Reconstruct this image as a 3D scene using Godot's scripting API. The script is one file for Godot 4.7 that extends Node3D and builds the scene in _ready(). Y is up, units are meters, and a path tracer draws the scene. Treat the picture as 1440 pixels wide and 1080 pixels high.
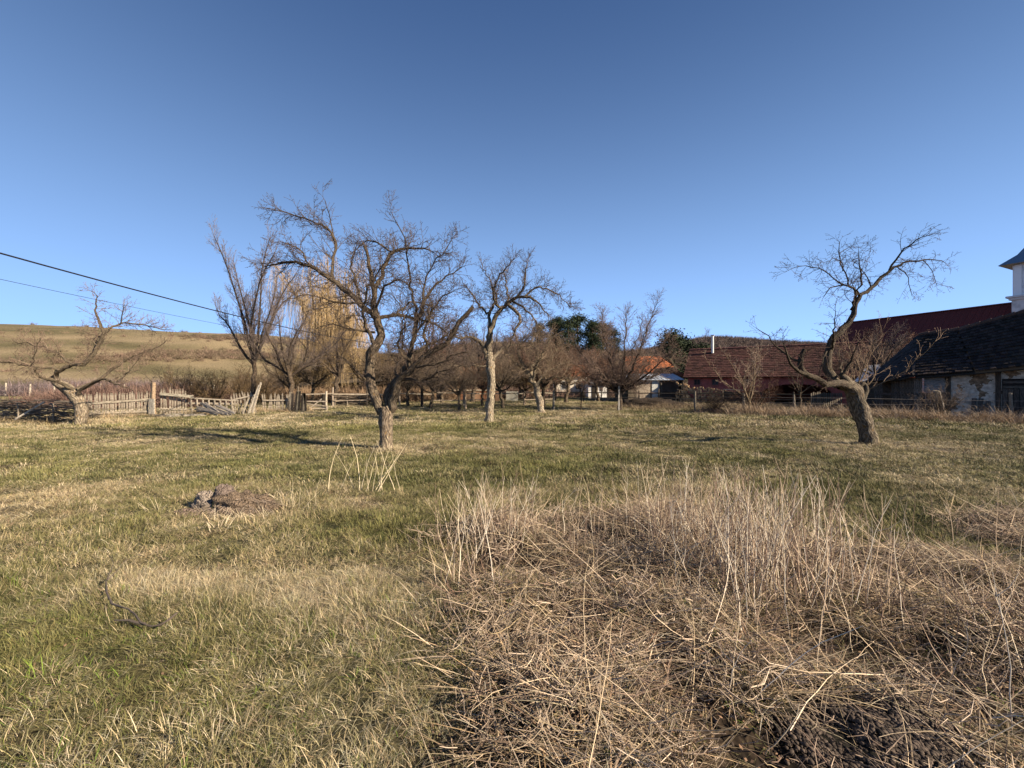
extends Node3D

# ------------------------------------------------------------------ mesh builder
class MB:
	var v := PackedVector3Array()
	var n := PackedVector3Array()
	var c := PackedColorArray()
	var t := PackedVector2Array()
	var i := PackedInt32Array()

	func tube(p: PackedVector3Array, r: PackedFloat32Array, sides: int, c0: Color, c1: Color, rough := 0.0, noise: FastNoiseLite = null, cap := false) -> void:
		var m := p.size()
		var d := (p[1] - p[0]).normalized()
		var u := d.cross(Vector3(0.31, 0.2, 0.93))
		if u.length_squared() < 0.02:
			u = d.cross(Vector3.RIGHT)
		u = u.normalized()
		var ring := sides + 1 if sides > 4 else sides
		var base := v.size()
		var along := 0.0
		for k in m:
			if k > 0:
				along += p[k].distance_to(p[k - 1])
			if k < m - 1:
				d = (p[k + 1] - p[maxi(k - 1, 0)]).normalized()
			else:
				d = (p[k] - p[k - 1]).normalized()
			u = (u - d * u.dot(d)).normalized()
			var w := d.cross(u)
			var col := c0.lerp(c1, float(k) / (m - 1))
			for s in ring:
				var a := TAU * s / sides
				var nn := u * cos(a) + w * sin(a)
				var rr := r[k]
				if noise:
					rr *= 1.0 + rough * noise.get_noise_3dv(p[k] * 0.7 + nn * 0.22)
				v.append(p[k] + nn * rr)
				n.append(nn)
				c.append(col)
				t.append(Vector2(2.0 * s / sides, along / 0.95))
		for k in m - 1:
			for s in sides:
				var a := base + k * ring + s
				var b := base + k * ring + (s + 1 if ring > sides else (s + 1) % sides)
				i.append_array([a, a + ring, b + ring, a, b + ring, b])
		if cap:
			var o := v.size()
			v.append(p[m - 1] + d * r[m - 1] * 0.15); n.append(d); c.append(c1 * 1.15); t.append(Vector2(0.5, 0.5))
			for s in ring:
				v.append(v[base + (m - 1) * ring + s]); n.append(d); c.append(c1 * 1.15); t.append(Vector2(0.5, 0.5))
			for s in sides:
				i.append_array([o, o + 1 + (s + 1 if ring > sides else (s + 1) % sides), o + 1 + s])

	func quad(a: Vector3, b: Vector3, e: Vector3, f: Vector3, col: Color) -> void:
		var nn := (b - a).cross(f - a).normalized()
		var o := v.size()
		for q in [a, b, e, f]:
			v.append(q); n.append(nn); c.append(col)
		var la := a.distance_to(b)
		var lb := a.distance_to(f)
		t.append_array([Vector2(0, 0), Vector2(la, 0), Vector2(la, lb), Vector2(0, lb)])
		i.append_array([o, o + 2, o + 1, o, o + 3, o + 2])

	func tri(a: Vector3, b: Vector3, e: Vector3, col: Color) -> void:
		var nn := (b - a).cross(e - a).normalized()
		var o := v.size()
		for q in [a, b, e]:
			v.append(q); n.append(nn); c.append(col); t.append(Vector2(q.x, q.y))
		i.append_array([o, o + 2, o + 1])

	func box(tr: Transform3D, s: Vector3, col: Color) -> void:
		var h := s * 0.5
		for ax in 3:
			for sg in [-1.0, 1.0]:
				var nn := Vector3.ZERO
				nn[ax] = sg
				var uu := Vector3.ZERO
				uu[(ax + 1) % 3] = 1.0
				var ww := nn.cross(uu)
				var o := nn * h
				var hu := uu * h
				var hw := ww * h
				quad(tr * (o - hu - hw), tr * (o + hu - hw), tr * (o + hu + hw), tr * (o - hu + hw), col)

	# a bar from a to b with a rectangular section
	func bar(a: Vector3, b: Vector3, w: float, h: float, col: Color, side := Vector3.UP) -> void:
		var d := (b - a).normalized()
		var y := (side - d * side.dot(d)).normalized()
		if y.length_squared() < 0.5:
			y = (Vector3.BACK - d * d.z).normalized()
		box(Transform3D(Basis(d, y, d.cross(y)), (a + b) * 0.5), Vector3(a.distance_to(b), h, w), col)

	func mesh() -> ArrayMesh:
		var a := []
		a.resize(Mesh.ARRAY_MAX)
		a[Mesh.ARRAY_VERTEX] = v
		a[Mesh.ARRAY_NORMAL] = n
		a[Mesh.ARRAY_COLOR] = c
		a[Mesh.ARRAY_TEX_UV] = t
		a[Mesh.ARRAY_INDEX] = i
		var m := ArrayMesh.new()
		if v.size():
			m.add_surface_from_arrays(Mesh.PRIMITIVE_TRIANGLES, a)
		return m

# how a tree's shoots grow, one entry per level below the limb
class Habit:
	var lens := [0.8, 0.3, 0.07]
	var kids := [8.0, 9.0, 10.0]      # shoots per metre of the branch that carries them
	var ang := [50.0, 50.0, 60.0]
	var up := [0.05, 0.05, 0.0]
	var wob := 0.22
	var thin := 0.5
	var rmin := 0.0028
	var c0 := Color(0.085, 0.066, 0.05)
	var c1 := Color(0.072, 0.053, 0.042)

var rng := RandomNumberGenerator.new()
var soft := FastNoiseLite.new()
var fine := FastNoiseLite.new()
var M := {}
var taken := {}

# ------------------------------------------------------------------ naming helpers
func numbered(called: String) -> String:
	var k: int = taken.get(called, 0)
	taken[called] = k + 1
	return called if k == 0 else "%s_%03d" % [called, k]

func tag(o: Node, label: String, category: String, group := "", kind := "") -> Node:
	if label: o.set_meta("label", label)
	if category: o.set_meta("category", category)
	if group: o.set_meta("group", group)
	if kind: o.set_meta("kind", kind)
	return o

func thing(called: String, label: String, category: String, at := Vector3.ZERO, turn := 0.0, group := "") -> Node3D:
	var o := Node3D.new()
	o.name = numbered(called)
	add_child(o)
	o.position = at
	o.rotation.y = turn
	tag(o, label, category, group)
	return o

func part(called: String, m: Mesh, mat: Material, parent: Node = self) -> MeshInstance3D:
	var o := MeshInstance3D.new()
	o.name = numbered(called) if parent == self else called
	o.mesh = m
	o.material_override = mat
	parent.add_child(o, true)
	return o

func stuff(called: String, m: Mesh, mat: Material, where: Array, tint: Array, label: String, category: String, parent: Node = self) -> void:
	if where.is_empty(): return
	var mm := MultiMesh.new()
	mm.transform_format = MultiMesh.TRANSFORM_3D
	mm.use_colors = true
	mm.mesh = m
	mm.instance_count = where.size()
	for k in where.size():
		mm.set_instance_transform(k, where[k])
		mm.set_instance_color(k, tint[k])
	var o := MultiMeshInstance3D.new()
	o.name = numbered(called) if parent == self else called
	o.multimesh = mm
	o.material_override = mat
	parent.add_child(o, true)
	tag(o, label, category, "", "stuff")

# ------------------------------------------------------------------ materials
func paint(col: Color, rough := 0.9) -> StandardMaterial3D:
	var m := StandardMaterial3D.new()
	m.albedo_color = col.linear_to_srgb()
	m.roughness = rough
	m.metallic_specular = 0.3
	m.vertex_color_use_as_albedo = true
	return m

func noise_tex(size: int, freq: float, seed_: int, lo: float, hi: float, oct := 4, kind := FastNoiseLite.TYPE_SIMPLEX, ridged := false) -> NoiseTexture2D:
	var f := FastNoiseLite.new()
	f.noise_type = kind
	f.seed = seed_
	f.frequency = freq
	f.fractal_octaves = oct
	f.fractal_type = FastNoiseLite.FRACTAL_RIDGED if ridged else FastNoiseLite.FRACTAL_FBM
	var g := Gradient.new()
	g.set_color(0, Color(lo, lo, lo))
	g.set_color(1, Color(hi, hi, hi))
	var x := NoiseTexture2D.new()
	x.width = size
	x.height = size
	x.seamless = true
	x.noise = f
	x.color_ramp = g
	return x

func image_tex(w: int, h: int, f: Callable) -> ImageTexture:
	var im := Image.create(w, h, false, Image.FORMAT_RGB8)
	for y in h:
		for x in w:
			im.set_pixel(x, y, f.call(x, y))
	return ImageTexture.create_from_image(im)

func make_materials() -> void:
	# bark: vertical plates with dark fissures, pale lichen flecks
	var bn := FastNoiseLite.new()
	bn.seed = 5
	bn.frequency = 0.055
	bn.fractal_type = FastNoiseLite.FRACTAL_RIDGED
	bn.fractal_octaves = 5
	var ln := FastNoiseLite.new()
	ln.seed = 9
	ln.frequency = 0.03
	var S := 256
	var round_ := func(x: float, y: float, nz: FastNoiseLite, sq: float) -> float:
		var a := TAU * x / S
		var b := TAU * y / S
		return nz.get_noise_3d(cos(a) * S / TAU * 1.0, sin(a) * S / TAU * 1.0 + cos(b) * S / TAU * sq, sin(b) * S / TAU * sq)
	var bark := image_tex(S, S, func(x, y):
		var q: float = round_.call(float(x), float(y), bn, 0.38)
		var l: float = round_.call(float(x), float(y), ln, 0.8)
		var g := clampf(0.9 - 0.62 * q, 0.3, 1.15)
		var cc := Color(g, g * 0.97, g * 0.92)
		if l > 0.28: cc = cc.lerp(Color(0.95, 0.95, 0.86), clampf((l - 0.28) * 4.0, 0, 0.75))
		if l < -0.42: cc = cc.lerp(Color(0.85, 0.68, 0.34), 0.55)
		return cc)
	var hgt := image_tex(S, S, func(x, y):
		var q: float = round_.call(float(x), float(y), bn, 0.38)
		var g := clampf(0.6 - 0.9 * q, 0, 1)
		return Color(g, g, g))
	var b := paint(Color(1, 1, 1), 0.95)
	b.albedo_texture = bark
	b.heightmap_enabled = true
	b.heightmap_texture = hgt
	b.heightmap_scale = 2.2
	M.bark = b
	M.twig = paint(Color(1, 1, 1), 0.85)
	M.twig_red = paint(Color(1.15, 0.82, 0.72), 0.85)
	M.twig_olive = paint(Color(1.15, 1.05, 0.7), 0.85)
	M.twig_grey = paint(Color(0.9, 0.92, 1.0), 0.85)
	M.twig_dark = paint(Color(0.55, 0.5, 0.48), 0.85)
	# ground: thatch under the grass
	var g := paint(Color(1, 1, 1), 1.0)
	g.uv1_triplanar = true
	g.uv1_world_triplanar = true
	g.uv1_scale = Vector3(0.45, 0.45, 0.45)
	g.albedo_texture = noise_tex(512, 0.05, 3, 0.42, 1.15, 5)
	g.heightmap_enabled = true
	g.heightmap_texture = noise_tex(512, 0.05, 3, 0.0, 1.0, 5)
	g.heightmap_scale = 1.2
	g.detail_enabled = true
	g.detail_blend_mode = BaseMaterial3D.BLEND_MODE_MUL
	g.detail_uv_layer = BaseMaterial3D.DETAIL_UV_2
	g.uv2_triplanar = true
	g.uv2_world_triplanar = true
	g.uv2_scale = Vector3(0.071, 0.071, 0.071)
	g.detail_albedo = noise_tex(512, 0.03, 8, 0.6, 1.25, 5)
	M.ground = g
	var gr := paint(Color(1, 1, 1), 0.75)
	gr.backlight_enabled = true
	gr.backlight = Color(0.16, 0.16, 0.1)
	M.blade = gr
	var st := paint(Color(1, 1, 1), 0.8)
	st.backlight_enabled = true
	st.backlight = Color(0.06, 0.055, 0.04)
	M.straw = st
	# weathered wood, grain along the first uv axis of every box
	var wn := FastNoiseLite.new()
	wn.seed = 21
	wn.frequency = 0.02
	wn.fractal_octaves = 4
	var wood := image_tex(256, 128, func(x, y):
		var q := wn.get_noise_2d(x * 0.35, y * 7.0) + 0.5 * wn.get_noise_2d(x * 2.0, y * 3.0)
		var gg := clampf(0.8 + 0.5 * q, 0.3, 1.1)
		return Color(gg, gg * 0.985, gg * 0.96))
	var w := paint(Color(1, 1, 1), 0.9)
	w.albedo_texture = wood
	w.uv1_scale = Vector3(0.7, 3.0, 1)
	M.wood = w
	# peeling plaster over earth and brick
	var pn := FastNoiseLite.new()
	pn.seed = 31
	pn.frequency = 0.012
	pn.fractal_octaves = 5
	var pf := FastNoiseLite.new()
	pf.seed = 33
	pf.frequency = 0.05
	pf.fractal_octaves = 4
	var plaster := image_tex(512, 256, func(x, y):
		var q := pn.get_noise_2d(x, y * 1.1) + 0.25 * pf.get_noise_2d(x, y) + 0.35 * clampf((y - 170) / 86.0, 0, 1)
		var e := pf.get_noise_2d(x + 300.0, y)
		var cc := Color(0.66, 0.62, 0.57) * (1.0 + 0.22 * e)
		if q > 0.24: cc = Color(0.44, 0.37, 0.30) * (1.0 + 0.45 * e)
		elif q > 0.19: cc = Color(0.74, 0.71, 0.66)
		cc.a = 1.0
		return cc)
	var pm := paint(Color(1, 1, 1), 0.95)
	pm.albedo_texture = plaster
	pm.uv1_scale = Vector3(0.19, 0.38, 1)
	pm.heightmap_enabled = true
	pm.heightmap_texture = noise_tex(256, 0.03, 41, 0, 1, 5)
	pm.heightmap_scale = 3.0
	M.plaster = pm
	var wall := paint(Color(1, 1, 1), 0.95)
	wall.albedo_texture = noise_tex(256, 0.02, 44, 0.84, 1.06, 5)
	wall.uv1_scale = Vector3(0.3, 0.3, 1)
	M.wall = wall
	M.plain = paint(Color(1, 1, 1), 0.85)
	M.tile = paint(Color(1, 1, 1), 0.8)
	M.tile.albedo_texture = noise_tex(256, 0.04, 46, 0.55, 1.15, 4)
	M.metal = paint(Color(1, 1, 1), 0.42)
	M.metal.metallic = 0.35
	M.glass = paint(Color(0.02, 0.022, 0.025), 0.15)
	M.cable = paint(Color(0.012, 0.012, 0.013), 0.5)
	var soil := paint(Color(1, 1, 1), 1.0)
	soil.uv1_triplanar = true
	soil.uv1_scale = Vector3(2.2, 2.2, 2.2)
	soil.albedo_texture = noise_tex(256, 0.06, 51, 0.4, 1.15, 5)
	soil.heightmap_enabled = true
	soil.heightmap_texture = noise_tex(256, 0.06, 51, 0, 1, 5)
	soil.heightmap_scale = 5.0
	M.soil = soil

# ------------------------------------------------------------------ the lie of the land
func gy(x: float, z: float) -> float:
	var d := sqrt(x * x + z * z)
	var h := 0.045 * soft.get_noise_2d(x * 38.0, z * 38.0) + 0.018 * soft.get_noise_2d(x * 150.0, z * 150.0)
	h += 0.16 * smoothstep(5.0, 22.0, d) * soft.get_noise_2d(x * 7.0 + 50.0, z * 7.0)
	if d < 60.0:
		h += 0.034 * soft.get_noise_2d(x * 90.0 - 700.0, z * 130.0) + 0.035 * smoothstep(6.0, 12.0, d) * soft.get_noise_2d(x * 45.0 + 800.0, z * 60.0)
		if d < 9.0:
			var w := weedy(x, z)
			if w > 0.0: h += w * (0.11 * heap(x, z) + 0.01)
	h *= 1.0 - smoothstep(90.0, 160.0, d)
	return h

# heaps (+) and hollows (-) of the dead weeds
func heap(x: float, z: float) -> float:
	return soft.get_noise_2d(x * 95.0 + 310.0, z * 95.0 - 120.0) + 0.25

# 0 grass .. 1 the patch of tall dead weeds
func weedy(x: float, z: float) -> float:
	var d := -z + 0.5 * soft.get_noise_2d(x * 60.0, z * 60.0)
	var xx := x + 0.45 * soft.get_noise_2d(x * 70.0 + 90.0, z * 70.0)
	var left := -0.55
	if d > 2.6: left = lerpf(-0.6, -0.95, clampf((d - 2.6) / 1.4, 0, 1))
	if d > 4.0: left = lerpf(-0.95, 0.3, clampf((d - 4.0) / 1.2, 0, 1))
	var far := 5.2
	if xx > 2.3: far = lerpf(5.1, 4.0, clampf((xx - 2.3) / 1.4, 0, 1))
	if xx > 3.7: far = lerpf(4.0, 2.9, clampf((xx - 3.7) / 1.2, 0, 1))
	var k := smoothstep(0.0, 0.55, xx - left) * smoothstep(0.0, 0.6, far - d)
	var e := 1.0 - Vector2((x - 5.7) / 1.3, (-z - 4.15) / 0.75).length()
	return clampf(maxf(k, smoothstep(0.0, 0.4, e)), 0, 1)

func bare(x: float, z: float) -> float:      # dark open soil
	var e := 1.0 - Vector2((x - 1.62) / 0.5, (-z - 1.72) / 0.28).length() + 0.5 * soft.get_noise_2d(x * 120.0, z * 120.0)
	return smoothstep(0.0, 0.35, e)

# how much of the sward is dead straw
func strawy(x: float, z: float) -> float:
	var d := sqrt(x * x + z * z)
	var s := 0.53 + 0.75 * soft.get_noise_2d(x * 17.0, z * 17.0) + 0.5 * soft.get_noise_2d(x * 55.0 + 30.0, z * 55.0)
	s += -0.10 + 0.08 * smoothstep(9.0, 18.0, d) + 0.07 * clampf((-x - 1.0) / 8.0, 0, 1)
	s += 0.7 * exp(-Vector2((x + 2.75) / 0.55, (z + 3.2) / 0.28).length_squared()) + 0.6 * exp(-Vector2((x + 1.5) / 0.4, (z + 3.0) / 0.3).length_squared())
	s -= 0.4 * (1.0 - smoothstep(0.4, 1.0, Vector2((x + 0.6) / 2.6, (z + 7.6) / 2.4).length()))
	s -= 0.2 * smoothstep(2.0, 7.0, x) * (1.0 - smoothstep(9.0, 14.0, d))
	return clampf(s, 0.04, 0.97)

var GREEN := Color(0.116, 0.118, 0.036)
var DEEP := Color(0.055, 0.063, 0.019)
var STRAW := Color(0.40, 0.32, 0.185)
var PALE := Color(0.64, 0.535, 0.39)
var LITTER := Color(0.06, 0.039, 0.028)

func field(x: float, z: float) -> Color:
	var s := strawy(x, z)
	var cc := (DEEP * 0.8).lerp(GREEN * 0.8, 0.5 + 0.8 * soft.get_noise_2d(x * 40.0 + 11.0, z * 40.0)).lerp(STRAW * 0.5, s * 0.7)
	cc = cc.lerp(LITTER * 1.25, clampf(0.2 + soft.get_noise_2d(x * 26.0, z * 26.0 + 70.0), 0, 0.5))
	cc = cc.lerp(LITTER, weedy(x, z) * 0.85)
	cc = cc.lerp(Color(0.03, 0.024, 0.019), bare(x, z))
	var d := -z
	if d > 23.0 and x > 6.0:
		cc = cc.lerp(Color(0.14, 0.11, 0.07), smoothstep(23.0, 26.0, d) * smoothstep(6.0, 9.0, x) * 0.6)
	return cc

func steps(near: float, grow: float, reach: float) -> PackedFloat32Array:
	var a := PackedFloat32Array()
	var p := 0.0
	var s := near
	while p < reach:
		p += s
		a.append(p)
		if p > 7.0: s *= grow
	return a

func build_ground() -> void:
	var xs := steps(0.14, 1.11, 2200.0)
	var zs := steps(0.14, 1.09, 2200.0)
	var back := steps(0.5, 1.4, 400.0)
	var X := PackedFloat32Array()
	var Z := PackedFloat32Array()
	for k in range(xs.size() - 1, -1, -1): X.append(-xs[k])
	X.append(0.0)
	X.append_array(xs)
	for k in range(zs.size() - 1, -1, -1): Z.append(-zs[k])
	Z.append(0.0)
	Z.append_array(back)
	var b := MB.new()
	for z in Z:
		for x in X:
			b.v.append(Vector3(x, gy(x, z), z))
			var e := 0.05
			b.n.append(Vector3(gy(x - e, z) - gy(x + e, z), 2.0 * e, gy(x, z - e) - gy(x, z + e)).normalized())
			b.c.append(field(x, z))
			b.t.append(Vector2(x, z))
	var w := X.size()
	for r in Z.size() - 1:
		for q in w - 1:
			var a := r * w + q
			b.i.append_array([a, a + 1, a + w, a + 1, a + w + 1, a + w])
	var o := part("ground", b.mesh(), M.ground)
	tag(o, "", "", "", "structure")

# ------------------------------------------------------------------ trees
func smooth_line(ctrl: Array, wob: float) -> Array:
	# ctrl: Vector4(x, y, z, radius) -> [points, radii] on a Catmull-Rom curve with small kinks
	var p := PackedVector3Array()
	var r := PackedFloat32Array()
	for k in ctrl.size() - 1:
		var a: Vector4 = ctrl[maxi(k - 1, 0)]
		var b: Vector4 = ctrl[k]
		var e: Vector4 = ctrl[k + 1]
		var f: Vector4 = ctrl[mini(k + 2, ctrl.size() - 1)]
		var ln := Vector3(e.x - b.x, e.y - b.y, e.z - b.z).length()
		var m := clampi(int(ln / 0.14), 2, 6)
		for j in m:
			var t := float(j) / m
			var q := 0.5 * ((2.0 * b) + (e - a) * t + (2.0 * a - 5.0 * b + 4.0 * e - f) * t * t + (3.0 * b - a - 3.0 * e + f) * t * t * t)
			var off := Vector3.ZERO
			if p.size() > 0: off = Vector3(rng.randfn(), rng.randfn(), rng.randfn()) * wob * ln * 0.12
			p.append(Vector3(q.x, q.y, q.z) + off)
			r.append(lerpf(b.w, e.w, t))
	var z: Vector4 = ctrl[-1]
	p.append(Vector3(z.x, z.y, z.z))
	r.append(z.w)
	return [p, r]

func sideways(d: Vector3, deg: float) -> Vector3:
	var u := d.cross(Vector3(rng.randfn(), rng.randfn(), rng.randfn()))
	if u.length_squared() < 1e-5: u = d.cross(Vector3(0.3, 0.7, 0.2))
	return d.rotated(u.normalized(), deg_to_rad(deg))

func shoot(b: MB, at: Vector3, dir: Vector3, ln: float, r: float, lvl: int, h: Habit) -> void:
	var last: int = h.lens.size() - 1
	var m := 1
	if lvl < last: m = clampi(int(ln / (0.16 if ln < 1.2 else 0.28)), 2, 7)
	elif ln > 0.16: m = 2
	var p := PackedVector3Array([at])
	var rr := PackedFloat32Array([r])
	var d := dir
	var st := ln / m
	for k in m:
		d = (d + Vector3(rng.randfn(), rng.randfn(), rng.randfn()) * h.wob + Vector3.UP * h.up[lvl]).normalized()
		p.append(p[k] + d * st)
		rr.append(maxf(h.rmin * 0.8, r * (1.0 - 0.72 * (k + 1.0) / m)))
	var j := rng.randf_range(0.8, 1.2)
	b.tube(p, rr, 3 if r < 0.012 else 5, h.c0 * j if lvl == 0 else h.c1 * j, h.c1 * j)
	if lvl < last:
		spawn(b, p, rr, lvl + 1, h, 0.12)

func spawn(b: MB, p: PackedVector3Array, r: PackedFloat32Array, lvl: int, h: Habit, from: float) -> void:
	var total := 0.0
	for k in p.size() - 1: total += p[k].distance_to(p[k + 1])
	var cnt := int(total * h.kids[lvl] + rng.randf())
	for q in cnt:
		var t := from + (1.0 - from) * (q + rng.randf()) / cnt
		var f := t * (p.size() - 1)
		var k := mini(int(f), p.size() - 2)
		f -= k
		var d := (p[k + 1] - p[k]).normalized()
		var rad := lerpf(r[k], r[k + 1], f)
		var ln: float = h.lens[lvl] * rng.randf_range(0.45, 1.25) * (1.15 - 0.5 * t)
		shoot(b, p[k].lerp(p[k + 1], f), sideways(d, h.ang[lvl] * rng.randf_range(0.6, 1.3)), ln, clampf(rad * h.thin, h.rmin, 0.0065 * ln + 0.002 + h.rmin), lvl, h)
	# the tip carries on
	if lvl <= 1 and p.size() > 1:
		var e := p.size() - 1
		if r[e] < 0.02:
			shoot(b, p[e], (p[e] - p[e - 1]).normalized(), h.lens[lvl] * 0.45, r[e] * 0.9, lvl, h)

class Sketch:
	# a tree drawn on the grid bx, by (its foot) with k metres to the unit
	var bx := 0.0
	var by := 0.0
	var k := 1.0
	var root: Node3D
	var tw: MB
	var h: Habit
	var col := Color(0.2, 0.17, 0.13)
	var tip := Color(0.13, 0.10, 0.08)
	var knob := 0.16

func hero(called: String, label: String, at: Vector3, bx: float, by: float, k: float, h: Habit, col: Color) -> Sketch:
	var s := Sketch.new()
	s.bx = bx
	s.by = by
	s.k = k
	s.h = h
	s.col = col
	s.tw = MB.new()
	s.root = thing(called, label, "tree", at + Vector3(0, gy(at.x, at.z) - 0.04, 0))
	return s

# ctrl: [x, y, depth in metres, radius in units] runs
func grow(s: Sketch, called: String, ctrl: Array, kids := 1.0, from := 0.15, cap := false) -> void:
	var q := []
	for e in ctrl:
		q.append(Vector4((e[0] - s.bx) * s.k, (s.by - e[1]) * s.k, e[2], e[3] * s.k))
	if called == "trunk":
		q[0].w *= 1.5
		q.insert(1, Vector4(lerpf(q[0].x, q[1].x, 0.22), lerpf(q[0].y, q[1].y, 0.22), lerpf(q[0].z, q[1].z, 0.22), lerpf(q[0].w / 1.42, q[1].w, 0.2)))
	var ln := smooth_line(q, 0.3 if called == "limb" else 0.15)
	var b := MB.new()
	var big: float = ln[1][0]
	b.tube(ln[0], ln[1], 14 if big > 0.1 else (9 if big > 0.04 else 6), s.col.lerp(s.tip, 0.4) if called == "limb" else s.col, s.col.lerp(s.tip, 0.8 if called == "limb" else 0.2), 0.5 if called == "trunk" else 0.35, fine, cap)
	part(called, b.mesh(), M.bark, s.root)
	if kids > 0.0:
		var old: Array = s.h.kids.duplicate()
		s.h.kids[0] *= kids
		spawn(s.tw, ln[0], ln[1], 0, s.h, from)
		s.h.kids = old

func leaf_off(s: Sketch, mat: Material) -> void:
	var o := part("twigs", s.tw.mesh(), mat, s.root)
	tag(o, "", "", "", "stuff")

# a bare tree that grows by rule: returns {trunk, limbs, twigs}
func bare_tree(trunk_h: float, trunk_r: float, limbs: int, limb_len: float, spread: float, h: Habit, col: Color, lean := Vector3.ZERO) -> Dictionary:
	var tb := MB.new()
	var tw := MB.new()
	var top := Vector3(0, trunk_h, 0) + lean
	var ln := smooth_line([Vector4(0, -0.1, 0, trunk_r * 1.35), Vector4(lean.x * 0.1, trunk_h * 0.15, lean.z * 0.1, trunk_r), Vector4(lean.x * 0.45, trunk_h * 0.55, lean.z * 0.5, trunk_r * 0.9), Vector4(top.x, top.y, top.z, trunk_r * 0.85)], 0.35)
	tb.tube(ln[0], ln[1], 9, col, col, 0.3, fine)
	var out := {"trunk": tb.mesh(), "limbs": []}
	for q in limbs:
		var a := TAU * (q + rng.randf_range(-0.3, 0.3)) / limbs + 0.7
		var sp := deg_to_rad(spread * rng.randf_range(0.35, 1.15))
		if q == 0: sp *= 0.25
		var d := Vector3(sin(sp) * cos(a), cos(sp), sin(sp) * sin(a))
		var p := PackedVector3Array([top - Vector3(0, trunk_h * rng.randf_range(0.0, 0.22), 0) - lean * 0.1])
		var r := PackedFloat32Array([trunk_r * 0.55])
		var m := 7
		var L := limb_len * rng.randf_range(0.75, 1.15)
		for k in m:
			d = (d + Vector3(rng.randfn(), rng.randfn(), rng.randfn()) * 0.15 + Vector3.UP * 0.06).normalized()
			p.append(p[k] + d * L / m)
			r.append(trunk_r * 0.55 * (1.0 - 0.8 * (k + 1.0) / m))
		var lb := MB.new()
		lb.tube(p, r, 6, col, h.c0, 0.2, fine)
		out.limbs.append(lb.mesh())
		spawn(tw, p, r, 0, h, 0.18)
	out.twigs = tw.mesh()
	return out

func plant(proto: Dictionary, called: String, label: String, at: Vector3, turn: float, size: Vector3, mat: Material, group := "", category := "tree") -> Node3D:
	var o := thing(called, label, category, Vector3(at.x, gy(at.x, at.z), at.z), turn, group)
	o.scale = size
	part("trunk", proto.trunk, M.bark, o)
	for l in proto.limbs: part("limb", l, M.bark, o)
	var t := part("twigs", proto.twigs, mat, o)
	tag(t, "", "", "", "stuff")
	return o

# a clump of thin stiff stems, about one metre across: scrub, hedges, far woods
func clump(cnt: int, w: float, droop: float) -> ArrayMesh:
	var b := MB.new()
	for q in cnt:
		var a := rng.randf() * TAU
		var e := rng.randf_range(0.15, 1.35)
		var p := Vector3(rng.randfn() * 0.22, 0, rng.randfn() * 0.22)
		var d := Vector3(cos(a) * sin(e), cos(e) + 0.1, sin(a) * sin(e)).normalized()
		var L := rng.randf_range(0.5, 1.05)
		var m := p + d * L * 0.55
		var t := m + (d + Vector3(0, -droop, 0) + Vector3(rng.randfn(), rng.randfn(), rng.randfn()) * 0.25).normalized() * L * 0.5
		var sd := d.cross(Vector3(rng.randfn(), rng.randfn(), rng.randfn())).normalized() * w
		var cc := Color(1, 1, 1) * rng.randf_range(0.6, 1.25)
		b.quad(p - sd, p + sd, m + sd * 0.8, m - sd * 0.8, cc)
		b.tri(m - sd * 0.8, m + sd * 0.8, t, cc)
		for g in 2:
			var f := p.lerp(m, rng.randf_range(0.4, 1.0))
			var g2 := f + (d + Vector3(rng.randfn(), rng.randfn(), rng.randfn()) * 0.6).normalized() * L * 0.35
			b.tri(f - sd * 0.5, f + sd * 0.5, g2, cc)
	return b.mesh()

# ------------------------------------------------------------------ grass meshes
func blade(b: MB, p: Vector3, az: float, lean: float, ln: float, w: float, curl: float, col: Color) -> void:
	var side := Vector3(-sin(az), 0, cos(az)).rotated(Vector3.UP, rng.randf_range(-0.7, 0.7)) * w
	var a := lean
	var q := p
	var pl := p - side
	var pr := p + side
	for k in 3:
		a += curl / 3.0
		q += Vector3(cos(az) * sin(a), cos(a), sin(az) * sin(a)) * ln / 3.0
		if k == 2:
			b.tri(pl, pr, q, col)
		else:
			var s := side * (0.9 - 0.3 * k)
			b.quad(pl, pr, q + s, q - s, col)
			pl = q - s
			pr = q + s

func tuft(cnt: int, rad: float, ln: Vector2, lean: Vector2, w: float, curl: Vector2, vary: float) -> ArrayMesh:
	var b := MB.new()
	for q in cnt:
		var a := rng.randf() * TAU
		var rr := rad * sqrt(rng.randf())
		var p := Vector3(cos(a) * rr, -0.01, sin(a) * rr)
		var az := a + rng.randfn() * 1.1
		var j := rng.randf_range(1.0 - vary, 1.0 + vary)
		var k := rng.randf_range(-0.12, 0.12)
		blade(b, p, az, rng.randf_range(lean.x, lean.y), rng.randf_range(ln.x, ln.y), w * rng.randf_range(0.7, 1.2), rng.randf_range(curl.x, curl.y), Color(j * (1.0 + k), j, j * (1.0 - k)))
	return b.mesh()

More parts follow.
